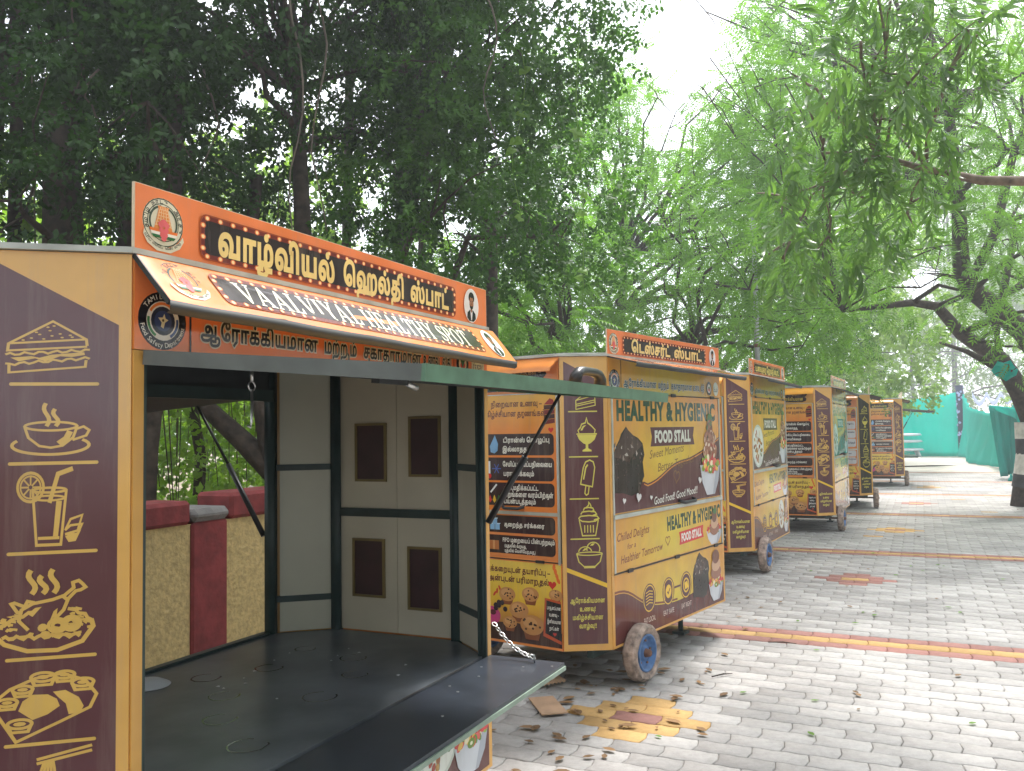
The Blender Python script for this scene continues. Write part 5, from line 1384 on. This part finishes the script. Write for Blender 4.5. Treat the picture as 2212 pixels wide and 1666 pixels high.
def rel(cl, base): return [(x - base[0], y - base[1], z - base[2], a, b_, c_) for x, y, z, a, b_, c_ in cl]
R1 = random.Random(21)
# dark trees over and behind the open stall
def fill(px0, px1, py0, py1, stp, d0, d1, r0, r1, rnd, cond=lambda x, y: True):
    out = []
    y = py0
    while y <= py1:
        x = px0
        while x <= px1:
            xx, yy = x + rnd.uniform(-.5, .5) * stp, y + rnd.uniform(-.5, .5) * stp
            if cond(xx, yy): out.append(C(xx, yy, rnd.uniform(d0, d1), rnd.uniform(r0, r1)))
            x += stp
        y += stp
    return out
bA = su(4.6, 6.0); 
cA = fill(-560, 330, -520, 420, 175, 6.0, 9.0, .75, 1.1, R1, lambda x, y: y < 330 or x < 150)
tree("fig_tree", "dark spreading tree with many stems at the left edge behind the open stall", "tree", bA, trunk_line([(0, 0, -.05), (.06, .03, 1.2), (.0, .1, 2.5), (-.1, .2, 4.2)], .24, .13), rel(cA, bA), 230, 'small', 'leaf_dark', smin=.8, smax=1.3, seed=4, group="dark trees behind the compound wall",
     extra=[[((.35, .2, 0), .1), ((.4, .3, 1.6), .09), ((.25, .5, 3.0), .08), ((.5, .7, 4.6), .06)], [((-.5, -.1, 0), .12), ((-.45, 0, 1.5), .1), ((-.7, .2, 3.2), .08), ((-.6, .2, 4.5), .07)], [((.75, -.2, 0), .07), ((.72, 0, 1.5), .06), ((.85, .1, 3.2), .055), ((.8, .4, 5), .045)]])
bB = at(612, 1000, 7.0); bB.z = 0
cB = fill(330, 900, -540, 300, 165, 6.5, 11.0, .75, 1.15, R1, lambda x, y: not (430 < x < 640 and 120 < y < 300))
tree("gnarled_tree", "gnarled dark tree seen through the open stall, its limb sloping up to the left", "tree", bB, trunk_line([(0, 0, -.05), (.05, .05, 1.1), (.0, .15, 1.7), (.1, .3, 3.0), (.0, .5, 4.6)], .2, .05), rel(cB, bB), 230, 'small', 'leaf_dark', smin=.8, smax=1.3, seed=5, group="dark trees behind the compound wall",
     extra=[[((.02, .05, 1.2), .11), ((-.35, .1, 1.55), .085), ((-.7, .2, 1.85), .07), ((-1.3, .3, 2.5), .05), ((-1.5, .4, 3.6), .06)], [((-.1, .05, 1.35), .09), ((-.2, .1, 1.9), .08), ((-.38, .2, 2.6), .07), ((-.3, .3, 3.8), .05)],
            [((.22, .1, 0), .09), ((.2, .1, 1.3), .08), ((-.1, .2, 2.5), .06), ((-.75, .3, 3.3), .045)], [((-1.65, .3, 1.1), .05), ((-1.6, .3, 1.3), .07), ((-1.75, .3, 1.7), .06), ((-1.7, .4, 2.1), .03)]])
bC = su(10.2, 6.6)
cC = fill(880, 1340, -540, 560, 160, 7.6, 11.5, .75, 1.1, R1, lambda x, y: x < 1330 - max(0, y) * .12)
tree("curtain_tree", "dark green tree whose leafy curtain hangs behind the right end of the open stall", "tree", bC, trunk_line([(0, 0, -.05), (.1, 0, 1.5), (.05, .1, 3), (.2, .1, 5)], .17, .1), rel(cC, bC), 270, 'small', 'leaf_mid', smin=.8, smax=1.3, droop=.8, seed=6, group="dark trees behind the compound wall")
# slender stems standing further back
for i, (px, dep, top, lean, rad, lab) in enumerate(((765, 11.5, 150, -10, .09, "slender dark trunk standing behind the left half of the tall orange sign"), (915, 12.5, 200, 14, .08, "slender dark trunk standing behind the middle of the tall orange sign"), (1083, 11, 480, -22, .13, "leaning dark trunk rising behind the right end of the tall orange sign"), (420, 9, 300, -50, .07, "thin bent stem rising behind the emblem end of the orange sign"), (150, 8, 60, 30, .09, "pale brown stem left of the orange sign among dark leaves"), (60, 7.2, 0, -20, .08, "brown stem nearest the left edge of the photo"))):
    q = at(px, 900, dep); q.z = 0; p1 = at(px + lean, top, dep) - q
    cl = [(p1.x + R1.uniform(-.6, .6), p1.y + R1.uniform(-.6, .6), p1.z + R1.uniform(-.3, .9), .6, .6, .45) for k in range(4)]
    tree("slender_tree", lab, "tree", q, trunk_line([(0, 0, -.05), (.06, .02, p1.z * .3), (p1.x * .4 - .08, p1.y * .4, p1.z * .6), (p1.x, p1.y, p1.z)], rad, rad * .6), cl, 120, 'smallB', 'leaf_dark', seed=30 + i, group="slender stems among the dark trees")
# sunlit greenery further behind the wall
bw = su(14, 13)
W_ = []
R2 = random.Random(8)
for k in range(150):
    s_, u_ = R2.uniform(1, 40), R2.uniform(10.5, 19); p = su(s_, u_, R2.uniform(.3, 7.5) if k % 2 else R2.uniform(.2, 3.0)); W_.append((p.x, p.y, p.z, R2.uniform(.9, 1.6), R2.uniform(.9, 1.6), R2.uniform(.7, 1.2)))
V, T, _, _ = scatter(W_, 75, 'far', .7, 1.2, .4, .3, rng=np.random.default_rng(2))
o = mesh_np("woodland", V, T, M['leaf_far']); tag(o, kind='stuff')
U_ = []
for k in range(95):
    s_, u_ = R2.uniform(2.5, 16), R2.uniform(6.2, 10.5); p = su(s_, u_, R2.uniform(.2, 2.6)); U_.append((p.x, p.y, p.z + (.8 if k % 3 == 0 else 0), R2.uniform(.4, .8), R2.uniform(.4, .8), R2.uniform(.35, .6)))
V, T, _, _ = scatter(U_, 130, 'smallB', .8, 1.3, .3, .3, rng=np.random.default_rng(3))
o = mesh_np("undergrowth", V, T, M['leaf_far']); tag(o, kind='stuff')
# strands behind the wall
sb = MB()
for k in range(70):
    p = su(R2.uniform(3, 9.5), R2.uniform(5.2, 8.5)); z1 = R2.uniform(2.6, 4.5); zb = R2.uniform(.6, 1.6)
    sb.tube([(p.x, p.y, z1), (p.x + R2.uniform(-.06, .06), p.y, (z1 + zb) / 2), (p.x + R2.uniform(-.1, .1), p.y, zb)], [.006, .008, .004], 4)
o = sb.build("aerial_roots", M['vine']); tag(o, kind='stuff')

# light green neem trees beyond
NE = [
 ("neem_tree", "light green neem tree directly behind the sign of the dessert stall", su(13.5, 5.4), fill(1000, 1330, 430, 800, 120, 11.5, 14.5, .7, .95, R2), 'neem', 'leaf_neem', 160),
 ("neem_tree", "tall light green neem tree rising to the white gap in the sky", su(17.5, 5.6), fill(1180, 1760, 190, 780, 95, 14.5, 20, .9, 1.3, R2), 'neem', 'leaf_neem', 115),
 ("neem_tree", "neem tree with pinnate leaves hanging over the third stall beside the grey pole", su(16, 3.9), fill(1450, 1720, 470, 650, 105, 12, 15, .6, .85, R2), 'neem', 'leaf_neem', 140),
 ("shade_tree", "dark rounded tree behind the small sign of the fourth stall", su(24, 5.2), fill(1560, 1840, 640, 850, 85, 19, 25, .9, 1.3, R2), 'small', 'leaf_mid', 85),
 ("broadleaf_tree", "pale green tree beyond the row of stalls, left of the teal cloth", su(34, 5.0), fill(1780, 1980, 560, 850, 85, 28, 36, 1.3, 1.9, R2), 'far', 'leaf_far', 60),
 ("broadleaf_tree", "hazy pale green tree far behind the teal cloth barrier", su(82, 0.5), fill(1880, 2400, 600, 910, 80, 70, 88, 2.6, 3.6, R2), 'far', 'leaf_far', 42),
 ("broadleaf_tree", "far pale tree closing the view under the right hand boughs", su(44, 6.5), fill(1600, 1960, 300, 660, 100, 36, 46, 2.0, 2.8, R2), 'far', 'leaf_far', 38),
]
RB = random.Random(5)
def behind(n, s0, s1, u0, u1, z0, z1, r0, r1):
    o_ = []
    for k in range(n):
        q = su(RB.uniform(s0, s1), RB.uniform(u0, u1), RB.uniform(z0, z1)); e = RB.uniform(r0, r1); o_.append((q.x, q.y, q.z, e, e, e * .8))
    return o_
NE += [("broadleaf_tree", "pale tree behind the right hand teal cloth, left of the painted trunk", "x", su(38, -6.5), behind(44, 27, 50, -10, -4.8, 1.0, 6.5, 1.2, 1.8), 'far', 'leaf_far', 55),
 ("broadleaf_tree", "tall pale tree filling the sky far beyond the painted trunk", "x", su(92, -3), fill(1760, 2420, 130, 640, 95, 78, 98, 3.8, 5.2, R2), 'far', 'leaf_far', 34)]
NE = [tuple(x for x in t if x != "x") for t in NE]
for i, (nm, lab, base, cl, kind, lm, per) in enumerate(NE):
    h = max(c[2] for c in cl) * .55
    tree(nm, lab, "tree", base, trunk_line([(0, 0, -.05), (.1, .05, h * .35), (-.05, .1, h * .7), (.1, .2, h)], .16 + .02 * i, .08), rel(cl, base), per, kind, lm, seed=50 + i, smin=.85, smax=1.35, twigs=2)
# the tree with the painted trunk at the right edge
bR = at(2222, 1100, 16.9); bR.z = 0
def rp(px, py, d): return tuple(at(px, py, d) - bR)
cR = fill(1600, 2500, 40, 660, 100, 12.5, 19.5, .95, 1.35, R2, lambda x, y: y < 560 or x > 2000) + fill(1760, 2300, -330, -20, 170, 11, 16, .9, 1.2, R2) + fill(1560, 1760, -30, 280, 80, 12, 16, .75, 1.0, R2) + [C(2195, 690, 16, .5), C(2140, 760, 17.5, .4), C(2185, 800, 16, .3), C(2215, 760, 15.5, .5)]
rt = tree("painted_tree", "leaning tree with white and black painted bands round its trunk at the right edge", "tree", bR, [((0, 0, -.05), .33), (rp(2230, 990, 16.9), .27), (rp(2240, 925, 16.9), .24), (rp(2206, 850, 17), .2), (rp(2160, 775, 17), .16)], rel(cR, bR), 62, 'neem', 'leaf_neem', seed=71, smin=.85, smax=1.35,
     extra=[[(rp(2160, 775, 17), .15), (rp(2110, 745, 16.6), .13), (rp(2076, 721, 16.3), .12), (rp(2024, 662, 16), .09), (rp(1971, 654, 15.8), .07), (rp(1820, 672, 15.5), .03)],
            [(rp(2240, 925, 16.9), .22), (rp(2262, 800, 16.9), .2), (rp(2212, 718, 16.7), .2), (rp(2145, 662, 16.5), .19), (rp(2092, 620, 16.3), .17), (rp(2077, 585, 16.2), .15), (rp(2070, 430, 16), .12), (rp(2050, 250, 15.5), .09)],
            [(rp(2160, 775, 17), .11), (rp(2150, 700, 17), .09), (rp(2165, 640, 17.4), .08), (rp(2190, 520, 17.5), .06)], [(rp(2145, 790, 17), .07), (rp(2090, 760, 17.5), .05), (rp(2030, 740, 18), .025)], [(rp(2092, 620, 16.3), .1), (rp(2150, 500, 16.5), .09), (rp(2190, 330, 16.5), .07), (rp(2215, 270, 16), .05)]])
for z0, z1, mm, nm in ((.35, .6, 'blackpaint', 'black_band'), (.6, 1.0, 'whitepaint', 'white_band'), (1.0, 1.3, 'blackpaint', 'black_band'), (1.3, 1.62, 'whitepaint', 'white_band')):
    def ctr(z): 
        q = Vector(rp(2230, 990, 16.9)); t = min(1, z / q.z); return Vector((q.x * t, q.y * t, z)), (.33 + (.27 - .33) * t) + .008
    b = MB(); (p0, r0), (p1, r1) = ctr(z0), ctr(z1 - .003); b.tube([p0, p0.lerp(p1, .5), p1], [r0, (r0 + r1) / 2, r1], 14, cap=False); b.build(nm, M[mm], rt)
# near bough with long drooping leaves
bF = su(7.2, -3.3)
cF = [C(1700, 430, 6.3, .3), C(1780, 300, 6.0, .34), C(1870, 430, 6.2, .36), C(1890, 230, 5.8, .38), C(1800, 540, 6.4, .26), C(1690, 560, 6.6, .2), C(1970, 330, 5.8, .36), C(1990, 150, 5.6, .4), C(1860, 90, 5.6, .34), C(1740, 180, 6.2, .26), C(1960, 460, 6.2, .26), C(1930, -40, 5.6, .4), C(2090, 60, 5.5, .34)]
ft = tree("long_leaf_tree", "near tree with long drooping sickle leaves overhanging the top right", "tree", bF, trunk_line([(0, 0, -.05), (-.1, .1, 1.6), (-.25, .15, 3.0), (-.5, .2, 4.4)], .2, .11), rel(cF, bF), 0.1, 'long', 'leaf_phyl', barkm='bark2', seed=81, shell=.2, twigs=2,
     extra=[[((-.25, .15, 3.0), .05)] + [(tuple(at(*a) - bF), r_) for a, r_ in (((2120, 390, 5.9), .032), ((2000, 366, 6.0), .024), ((1892, 335, 6.1), .018), ((1780, 400, 6.3), .012))]])
V, T, P, R = scatter([(c[0], c[1], c[2], c[3], c[3], c[5]) for c in cF], 230, 'long', .6, .95, 1.3, .15, out=.5, rng=np.random.default_rng(9))
lv, lt = leaf_long()
# the 300 leaves nearest the middle of the bough become leaves of their own, the rest one mass
cen = np.array(at(1800, 380, 6.1)); order = np.argsort(np.linalg.norm(P - cen, axis=1)); sel = order[:34]; rest = order[34:]
V0, T0 = SPR['long']; nl = len(V0) // len(lv)
Vr = np.einsum('nij,vj->nvi', R[rest], V0) + P[rest][:, None, :]; Tr = T0[None] + (np.arange(len(rest)) * len(V0))[:, None, None]
RO = random.Random(44)  # unseen leaf clumps round the camera, added to dim stalls and fill reflections
ov = []
for k in range(270):
    q = su(RO.uniform(-9, 3.6), RO.uniform(-8, 3.0), RO.uniform(4.4, 8.2)) if k < 60 else su(RO.uniform(-9, 30), RO.uniform(-12, -7.2), RO.uniform(.5, 7.5)) if k < 230 else su(RO.uniform(-8, 1.5), RO.uniform(4.5, 8.5), RO.uniform(.6, 7)); ov.append((q.x, q.y, q.z, RO.uniform(1.0, 1.5), RO.uniform(1.0, 1.5), RO.uniform(.6, 1.0)))
V_, T_, _, _ = scatter(ov, 42, 'far', .8, 1.3, .5, .2, rng=np.random.default_rng(77))
o = mesh_np("unseen_shade_clumps", V_ - np.array(bF), T_, M['leaf_mid'], ft); tag(o, kind='stuff')
o = mesh_np("crown", Vr.reshape(-1, 3) - np.array(bF), Tr.reshape(-1, 3), M['leaf_phyl'], ft); tag(o, kind='stuff')
lm_ = mesh_np("leaf", lv, lt, M['leaf_phyl'], smooth=True); lme = lm_.data; bpy.data.objects.remove(lm_)
cnt = 0
for i in sel:
    for k in range(nl):
        if cnt >= 300: break
        r = random.Random(int(i) * 31 + k); e = Euler((r.uniform(-1, 1), r.uniform(.1, .9), r.uniform(-1, 1))).to_matrix()
        Rm = Matrix([list(map(float, row)) for row in R[i]]); s_ = Rm.col[0].length; Rn = Rm * (1 / s_)
        ob = link("leaf", lme, None, ft); ob.matrix_basis = Matrix.Translation(Vector(P[i]) - bF + Rm @ Vector((.38 * (.1 + .9 * k / nl), 0, -.03))) @ (Rn @ e).to_4x4() @ Matrix.Scale(s_ * r.uniform(.75, 1.2), 4); cnt += 1
# hanging vines
vin = MB
def hv(px, y0, y1, dep, lab, sway=14, rad=.007, leaves=0, seed=1):
    r = random.Random(seed); root = empty("hanging_vine", at(px, y0, dep)); tag(root, lab, "vine", "vines hanging from the dark trees")
    n = 9; pts = [at(px + sway * math.sin(i * .9 + seed) + r.uniform(-4, 4), y0 + (y1 - y0) * i / n, dep) - root.location for i in range(n + 1)]
    b = MB(); b.tube(pts, [rad * (1 - .5 * i / n) for i in range(n + 1)], 5); b.build("stem", M['vine'] if not leaves else M['leaf_vine'], root)
    for k in range(leaves):
        t = r.choice((.3, .45, .5, .62, .64, .66, .86, .9, .95, .98)); i = int(t * n); p = pts[i].lerp(pts[min(n, i + 1)], t * n - i)
        w = r.uniform(.05, .085); b = MB(); m = [(0, 0), (.35, .42), (.1, .6), (-.3, .55), (-.95, 0)]
        d = Vector((r.uniform(-1, 1), r.uniform(-.6, .2), r.uniform(-1, .1))).normalized(); nn = Vector((r.uniform(-.4, .4), -1, r.uniform(0, .8))).normalized(); sd = d.cross(nn).normalized()
        out = [(0.05, 0), (-.05, .3), (.12, .5), (.45, .45), (.8, .2), (1.1, 0), (.8, -.2), (.45, -.45), (.12, -.5), (-.05, -.3)]
        c = b.bm.verts.new(p + d * w * .5 + nn * .012); vs = [b.bm.verts.new(p + d * w * x + sd * w * y) for x, y in out]
        for q in range(len(vs)): b.bm.faces.new((c, vs[q], vs[(q + 1) % len(vs)]))
        b.build("leaf", M['leaf_vine'], root)
hv(1255, 20, 900, 7.2, "leafy green vine with heart shaped leaves hanging right of the dark curtain", 10, .006, 22, 3)
hv(1120, 10, 480, 7.4, "green vine hanging at the top middle against the dark tree", 12, .006, 14, 5)
for i, (px, y0, y1, lab) in enumerate(((640, -20, 560, "long bare vine hanging above the middle of the tall orange sign"), (690, -20, 500, "bare vine hanging just right of the bright gap in the dark leaves"), (335, -20, 330, "curved bare vine at the upper left, left of the bright gap"), (300, 60, 400, "bare vine hanging over the emblem of the tall orange sign"), (200, 150, 330, "short looping vine at the far upper left"), (170, -20, 250, "thick bare vine near the upper left corner"), (455, 150, 420, "bare vine hanging left of the bright gap in the dark leaves"), (1060, -20, 300, "thin bare vine high over the right end of the tall sign"))):
    hv(px, y0, y1, 6.1 + .25 * (i % 4), lab, 16, .009, 0, 11 + i)

# ------------------------------------------------------------------ teal cloth barrier, post, tables
def cloth(name, label, cat, top, bot, mat, nx=26, ny=12, amp=.12, fold=9.0, seed=0, puddle=False):
    r = random.Random(seed); o_ = (Vector(bot[0]) + Vector(bot[-1])) / 2
    def lerpl(L, t):
        t *= len(L) - 1; i = min(int(t), len(L) - 2); return Vector(L[i]).lerp(Vector(L[i + 1]), t - i)
    n = (Vector(bot[-1]) - Vector(bot[0])); n.z = 0; n.normalize(); nn = Vector((-n.y, n.x, 0))
    b = MB(); rows = []
    for j in range(ny + 1):
        v = j / ny
        rows.append([lerpl(top, i / nx).lerp(lerpl(bot, i / nx), v) + nn * amp * (math.sin(i / nx * fold * 2 + 1.3 * math.sin(v * 2 + seed)) * (.35 + .65 * v) + .4 * math.sin(i * 1.7 + v * 3)) - o_ for i in range(nx + 1)])
    b.grid(rows); o = b.build(name, M[mat]); o.location = o_
    so = o.modifiers.new("thick", 'SOLIDIFY'); so.thickness = .006
    return tag(o, label, cat)
def gnd(px, py):
    d = CF + CR * ((px - 1106) / (2212. / 4080 * 3483.5)) + CU * ((833 - py) / (2212. / 4080 * 3483.5)); return EYE + d * (-EYE.z / d.z)
gl, gp = gnd(1905, 986), gnd(2079, 986)
def over(p, px, py):
    """height above ground point p that is seen at row py"""
    dep = (p - EYE).dot(CF); return Vector((p.x, p.y, at(px, py, dep).z))
cloth("cloth_barrier", "wide teal cloth stretched across the far end of the walkway", "cloth barrier", [over(gl, 1905, 872), over(gl.lerp(gp, .4), 1975, 864), over(gp, 2079, 846)], [gl, gp], 'teal', 30, 12, .10, 6, 1)
g2 = gnd(2170, 1018)
cloth("cloth_barrier", "bright teal cloth sagging from the dotted post along the right of the walkway", "cloth barrier", [over(gp, 2086, 850), over(gp.lerp(g2, .35), 2112, 880), over(gp.lerp(g2, .7), 2136, 893), over(g2, 2180, 896)], [gp + Vector((-.3, -.6, .02)), gp.lerp(g2, .5) + Vector((-.4, -.2, .03)), g2 + Vector((0, 0, .03))], 'teal', 34, 14, .22, 5, 2)
d0, d1 = gnd(2166, 1034), gnd(2203, 1030)
d1 = d0 + (d1 - d0).normalized() * 1.0 if False else at(2206, 1030, (d0 - EYE).dot(CF)); d1.z = .05
cloth("draped_cloth", "dark teal cloth hanging in folds beside the painted tree", "cloth", [over(d0, 2136, 876) + Vector((-.35, 0, 0)), over(d0.lerp(d1, .5), 2170, 884), over(d1, 2206, 868)], [d0 + Vector((0, 0, .05)), d0.lerp(d1, .5) + Vector((0, 0, .12)), d1 + Vector((.1, 0, .1))], 'teal_dark', 30, 14, .13, 14, 5)
e0 = over(d0, 2136, 877) + Vector((-.38, -.18, .02))
cloth("folded_flap", "teal cloth corner folded down over the dark draped cloth", "cloth", [e0, over(d0.lerp(d1, .6), 2178, 882) + Vector((0, -.25, 0)), over(d1, 2204, 868) + Vector((0, -.3, 0))], [e0 + Vector((.02, -.02, -.06)), over(d0.lerp(d1, .6), 2172, 908) + Vector((0, -.3, 0)), over(d1, 2202, 930) + Vector((0, -.3, 0))], 'teal', 20, 6, .07, 7, 8)
kt = at(2172, 800, 16.4); b = MB()
bmesh.ops.create_icosphere(b.bm, subdivisions=2, radius=.17)
for v in b.bm.verts: v.co *= 1 + .28 * math.sin(v.co.x * 31 + 1) * math.sin(v.co.z * 27 + v.co.y * 22)
for v in b.bm.verts: v.co.x *= 1.2
o = b.build("knotted_cloth", M['teal']); o.location = kt; tag(o, "knotted scrap of teal cloth tied on the leaning tree", "cloth")
def heap(name, label, px0, px1, py, dep_off, h, mat, seed):
    a, c = gnd(px0, py), gnd(px1, py); w = (c - a).length; r = random.Random(seed); b = MB(); o_ = (a + c) / 2; ex = (c - a).normalized(); ey = Vector((-ex.y, ex.x, 0))
    rows = []
    for j in range(9):
        row = []
        for i in range(19):
            x, y = i / 18 * 2 - 1, j / 8 * 2 - 1; e = max(0, 1 - x * x) ** .5 * max(0, 1 - y * y) ** .5
            z = h * e * (.55 + .45 * math.sin(i * 1.3 + j * .9 + seed) * math.cos(j * 1.7)); row.append(ex * x * w / 2 + ey * y * w * .22 + Vector((0, 0, max(.01, z))))
        rows.append(row)
    b.grid(rows); o = b.build(name, M[mat]); o.location = o_; so = o.modifiers.new("thick", 'SOLIDIFY'); so.thickness = .008; tag(o, label, "cloth heap"); return o
heap("cloth_heap", "crumpled teal cloth heaped on the ground before the far barrier", 1978, 2064, 985, 0, .62, 'teal', 3)
heap("cloth_scrap", "small bunched end of teal cloth at the foot of the painted tree", 2178, 2204, 1040, 0, .3, 'teal', 6)
# dotted post
po = empty("dotted_post", gp); tag(po, "tall post wrapped in navy cloth with pale dots where the two teal cloths meet", "post")
hgt = over(gp, 2083, 832).z
b = MB(); b.tube([(0, 0, 0), (.02, 0, hgt * .5), (-.02, 0, hgt)], [.17, .16, .18], 12); b.build("wrapped_cloth", M['navy'], po)
b = MB(); r = random.Random(3)
for k in range(80):
    a = r.uniform(0, 6.3); z = r.uniform(.1, hgt - .06); c = Vector((.186 * math.cos(a), .186 * math.sin(a), z)); t = Vector((-math.sin(a), math.cos(a), 0)); q = r.uniform(.05, .075)
    vs = [b.bm.verts.new(c + t * q * math.cos(m * .785) + Vector((0, 0, q * math.sin(m * .785)))) for m in range(8)]; b.bm.faces.new(vs)
o = b.build("dots", M['dot'], po); tag(o, kind='stuff')
# bunting beyond
b = MB(); a0, a1 = at(2100, 848, 52), at(2192, 842, 52)
for k in range(3):
    rows = [[(a0.lerp(a1, (k + i / 8) / 3) + Vector((0, 0, -.55 * math.sin(math.pi * i / 8) - w_))) for i in range(9)] for w_ in (0, .3)]
    b.grid(rows)
o = b.build("bunting", M['dot']); o.location = (0, 0, 0); so = o.modifiers.new("thick", 'SOLIDIFY'); so.thickness = .01; tag(o, "pale blue scalloped bunting strung far behind the teal cloths", "bunting")
# stacked white tables behind the far stall
M['plastic'] = plain('white_plastic', (0.62, 0.63, 0.68), 0.5, var=0.06)
tp_ = gnd(1962, 987); tb = empty("plastic_tables", tp_); tag(tb, "white plastic round tables stacked beside the farthest stall", "tables")
for z in (.30, .72, 1.05):
    b = MB(); b.lathe([(0, z + .13), (.72 - z * .12, z + .12), (.8 - z * .12, z + .03), (.6 - z * .12, z), (0, z)], (0, 0, 0), (0, 0, 1), 24); b.build("table_top", M['plastic'], tb)
for k in range(4):
    a = k * math.pi / 2 + .5; b = MB(); b.tube([(.7 * math.cos(a), .7 * math.sin(a), 0), (.55 * math.cos(a), .55 * math.sin(a), .31)], .07, 6); b.build("leg", M['plastic'], tb)
# lamp post
lp = at(1640, 900, 14.2); lp.z = 0; lr = empty("grey_pole", lp); tag(lr, "thin grey metal pole standing behind the third stall", "pole")
b = MB(); b.tube([(0, 0, 0), (0, 0, 1.4)], .06, 10); b.build("sleeve", M['pole'], lr); b = MB(); b.tube([(0, 0, 1.4), (0, 0, 5.2)], .042, 10); b.build("shaft", M['pole'], lr)
b = MB(); b.lathe([(.043, 0), (.05, .01), (.05, .05), (.043, .06)], (0, 0, 2.9), (0, 0, 1), 10); b.build("clamp", M['rust'], lr)

# ------------------------------------------------------------------ litter
r = random.Random(12); V, T = [], []
lf = [(-.5, 0), (-.25, .2), (.1, .24), (.5, 0), (.1, -.24), (-.25, -.2)]
def drop(p, L):
    a = r.uniform(0, 6.3); c, s_ = math.cos(a), math.sin(a); b_ = len(V); L *= 1.45; cu = r.uniform(.02, .28); tl = r.uniform(-.2, .2)
    for x, y in lf: V.append((p.x + L * (x * c - y * s_), p.y + L * (x * s_ + y * c), .006 + L * (cu * (abs(y) * 1.2 + x * x * .5) + tl * x * .2 + .06)))
    V.append((p.x, p.y, .005 + L * .03))
    for k in range(6): T.append((b_ + k, b_ + (k + 1) % 6, b_ + 6))
for k in range(60):
    s_, u_ = r.gauss(4.7, .65), 1.72 + r.gauss(0, .3)
    if u_ > 1.0 and s_ > 3.3: drop(su(s_, u_), r.uniform(.025, .075))
for k in range(40): drop(su(3.5 + 24 * r.random() ** 1.6, 1.7 - 4.2 * r.random() ** 1.3), r.uniform(.02, .05))
for k in range(26): drop(su(r.uniform(4.5, 8.5), r.gauss(1.45, .22)), r.uniform(.02, .06))
o = mesh_np("fallen_leaves", np.array(V), np.array(T), M['dry']); tag(o, kind='stuff')
V, T = [], []
for k in range(26): drop(su(r.uniform(4, 12), r.uniform(-1.5, 1.6)), r.uniform(.03, .05))
o = mesh_np("green_leaf_litter", np.array(V), np.array(T), M['leaf_vine']); tag(o, kind='stuff')
for i, (px, py, L, a, lab) in enumerate(((1690, 1392, .2, -.3, "dark twig on the pavers right of the dessert stall wheel"), (1560, 1462, .16, .4, "short twig lying on the pavers near the dessert stall wheel"), (2010, 1008, 2.2, .1, "long dark stick lying on the pale ground near the farthest stall"))):
    p = gnd(px, py) + Vector((0, 0, .01)); e = Vector((math.cos(a), math.sin(a), 0)) * L / 2; b = MB(); b.tube([-e, e * .1 + Vector((0, .02 * L, .006)), e], [.004 * (1 + 5 * (L > 1)), .005 * (1 + 5 * (L > 1)), .002], 5); o = b.build("fallen_twig", M['bark']); o.location = p + Vector((0, 0, .01 * (L > 1))); tag(o, lab, "twig")
p = gnd(1183, 1530); b = MB(); b.box(-.075, .075, -.16, .16, .002, .008)
for v in b.bm.verts: v.co.z += .012 * abs(v.co.y) * 6
o = b.build("cardboard_strip", M['card']); o.location = p; o.rotation_euler = (0, .0, .22); tag(o, "flat pinkish strip of cardboard lying left of the yellow paver flower", "cardboard")
p = gnd(1168, 1478); b = MB(); b.grid([[Vector((.014 * i - .14, y, .02 + .012 * (i % 2) + .02 * (y > 0))) for i in range(20)] for y in (-.1, .1)]); o = b.build("corrugated_card", M['card']); o.location = p; so = o.modifiers.new("thick", 'SOLIDIFY'); so.thickness = .004; o.rotation_euler = (0, 0, .5); tag(o, "crumpled corrugated cardboard under the corner of the folded counter", "cardboard")
# things left on the worktop of the open stall
s0 = stall_objs[0]; Mw = Matrix.Translation(s0.location) @ Matrix.Rotation(s0.rotation_euler.z, 4, 'Z')
zw = ZH * STALLS[0][3]
p = Mw @ Vector((.94 - OX, .98 - OY, zw)); b = MB(); b.lathe([(0, .02), (.05, .018), (.075, .006), (.085, 0), (.07, .001), (0, .004)], (0, 0, 0), (0, 0, 1), 20); o = b.build("white_disc", M['plastic']); o.location = p + Vector((0, 0, .001)); tag(o, "small white disc lying on the dark worktop at the back left", "plate")  # white plastic piece of unclear kind, shaped as a shallow disc
V, T = [], []
for k in range(14):
    q = Mw @ Vector((r.uniform(.9, 1.75) - OX, r.uniform(.1, .8) - OY, 0)); L = r.uniform(.004, .011); b_ = len(V); a = r.uniform(0, 6); 
    for m in range(3): V.append((q.x + L * math.cos(a + m * 2.1), q.y + L * math.sin(a + m * 2.1), zw + .002))
    V.append((q.x, q.y, zw + .006)); T += [(b_, b_ + 1, b_ + 3), (b_ + 1, b_ + 2, b_ + 3), (b_ + 2, b_, b_ + 3)]
o = mesh_np("crumbs", np.array(V), np.array(T), M['plastic']); tag(o, kind='stuff')

# ------------------------------------------------------------------ haze in the air
b = MB(); b.box(-143, 183, -123, 223, -1.1, 26); hz = b.build("haze", None)
hm = bpy.data.materials.new("pale_haze"); hm.use_nodes = True; hn = hm.node_tree.nodes; hn.clear()
ho = hn.new("ShaderNodeOutputMaterial"); hv_ = hn.new("ShaderNodeVolumePrincipled"); hv_.inputs['Color'].default_value = (0.93, 0.97, 1.0, 1); hv_.inputs['Density'].default_value = 0.0042; hv_.inputs['Anisotropy'].default_value = 0.3
hm.node_tree.links.new(hv_.outputs[0], ho.inputs['Volume']); hz.data.materials.append(hm); tag(hz, kind='stuff')
SC.cycles.volume_bounces = 0
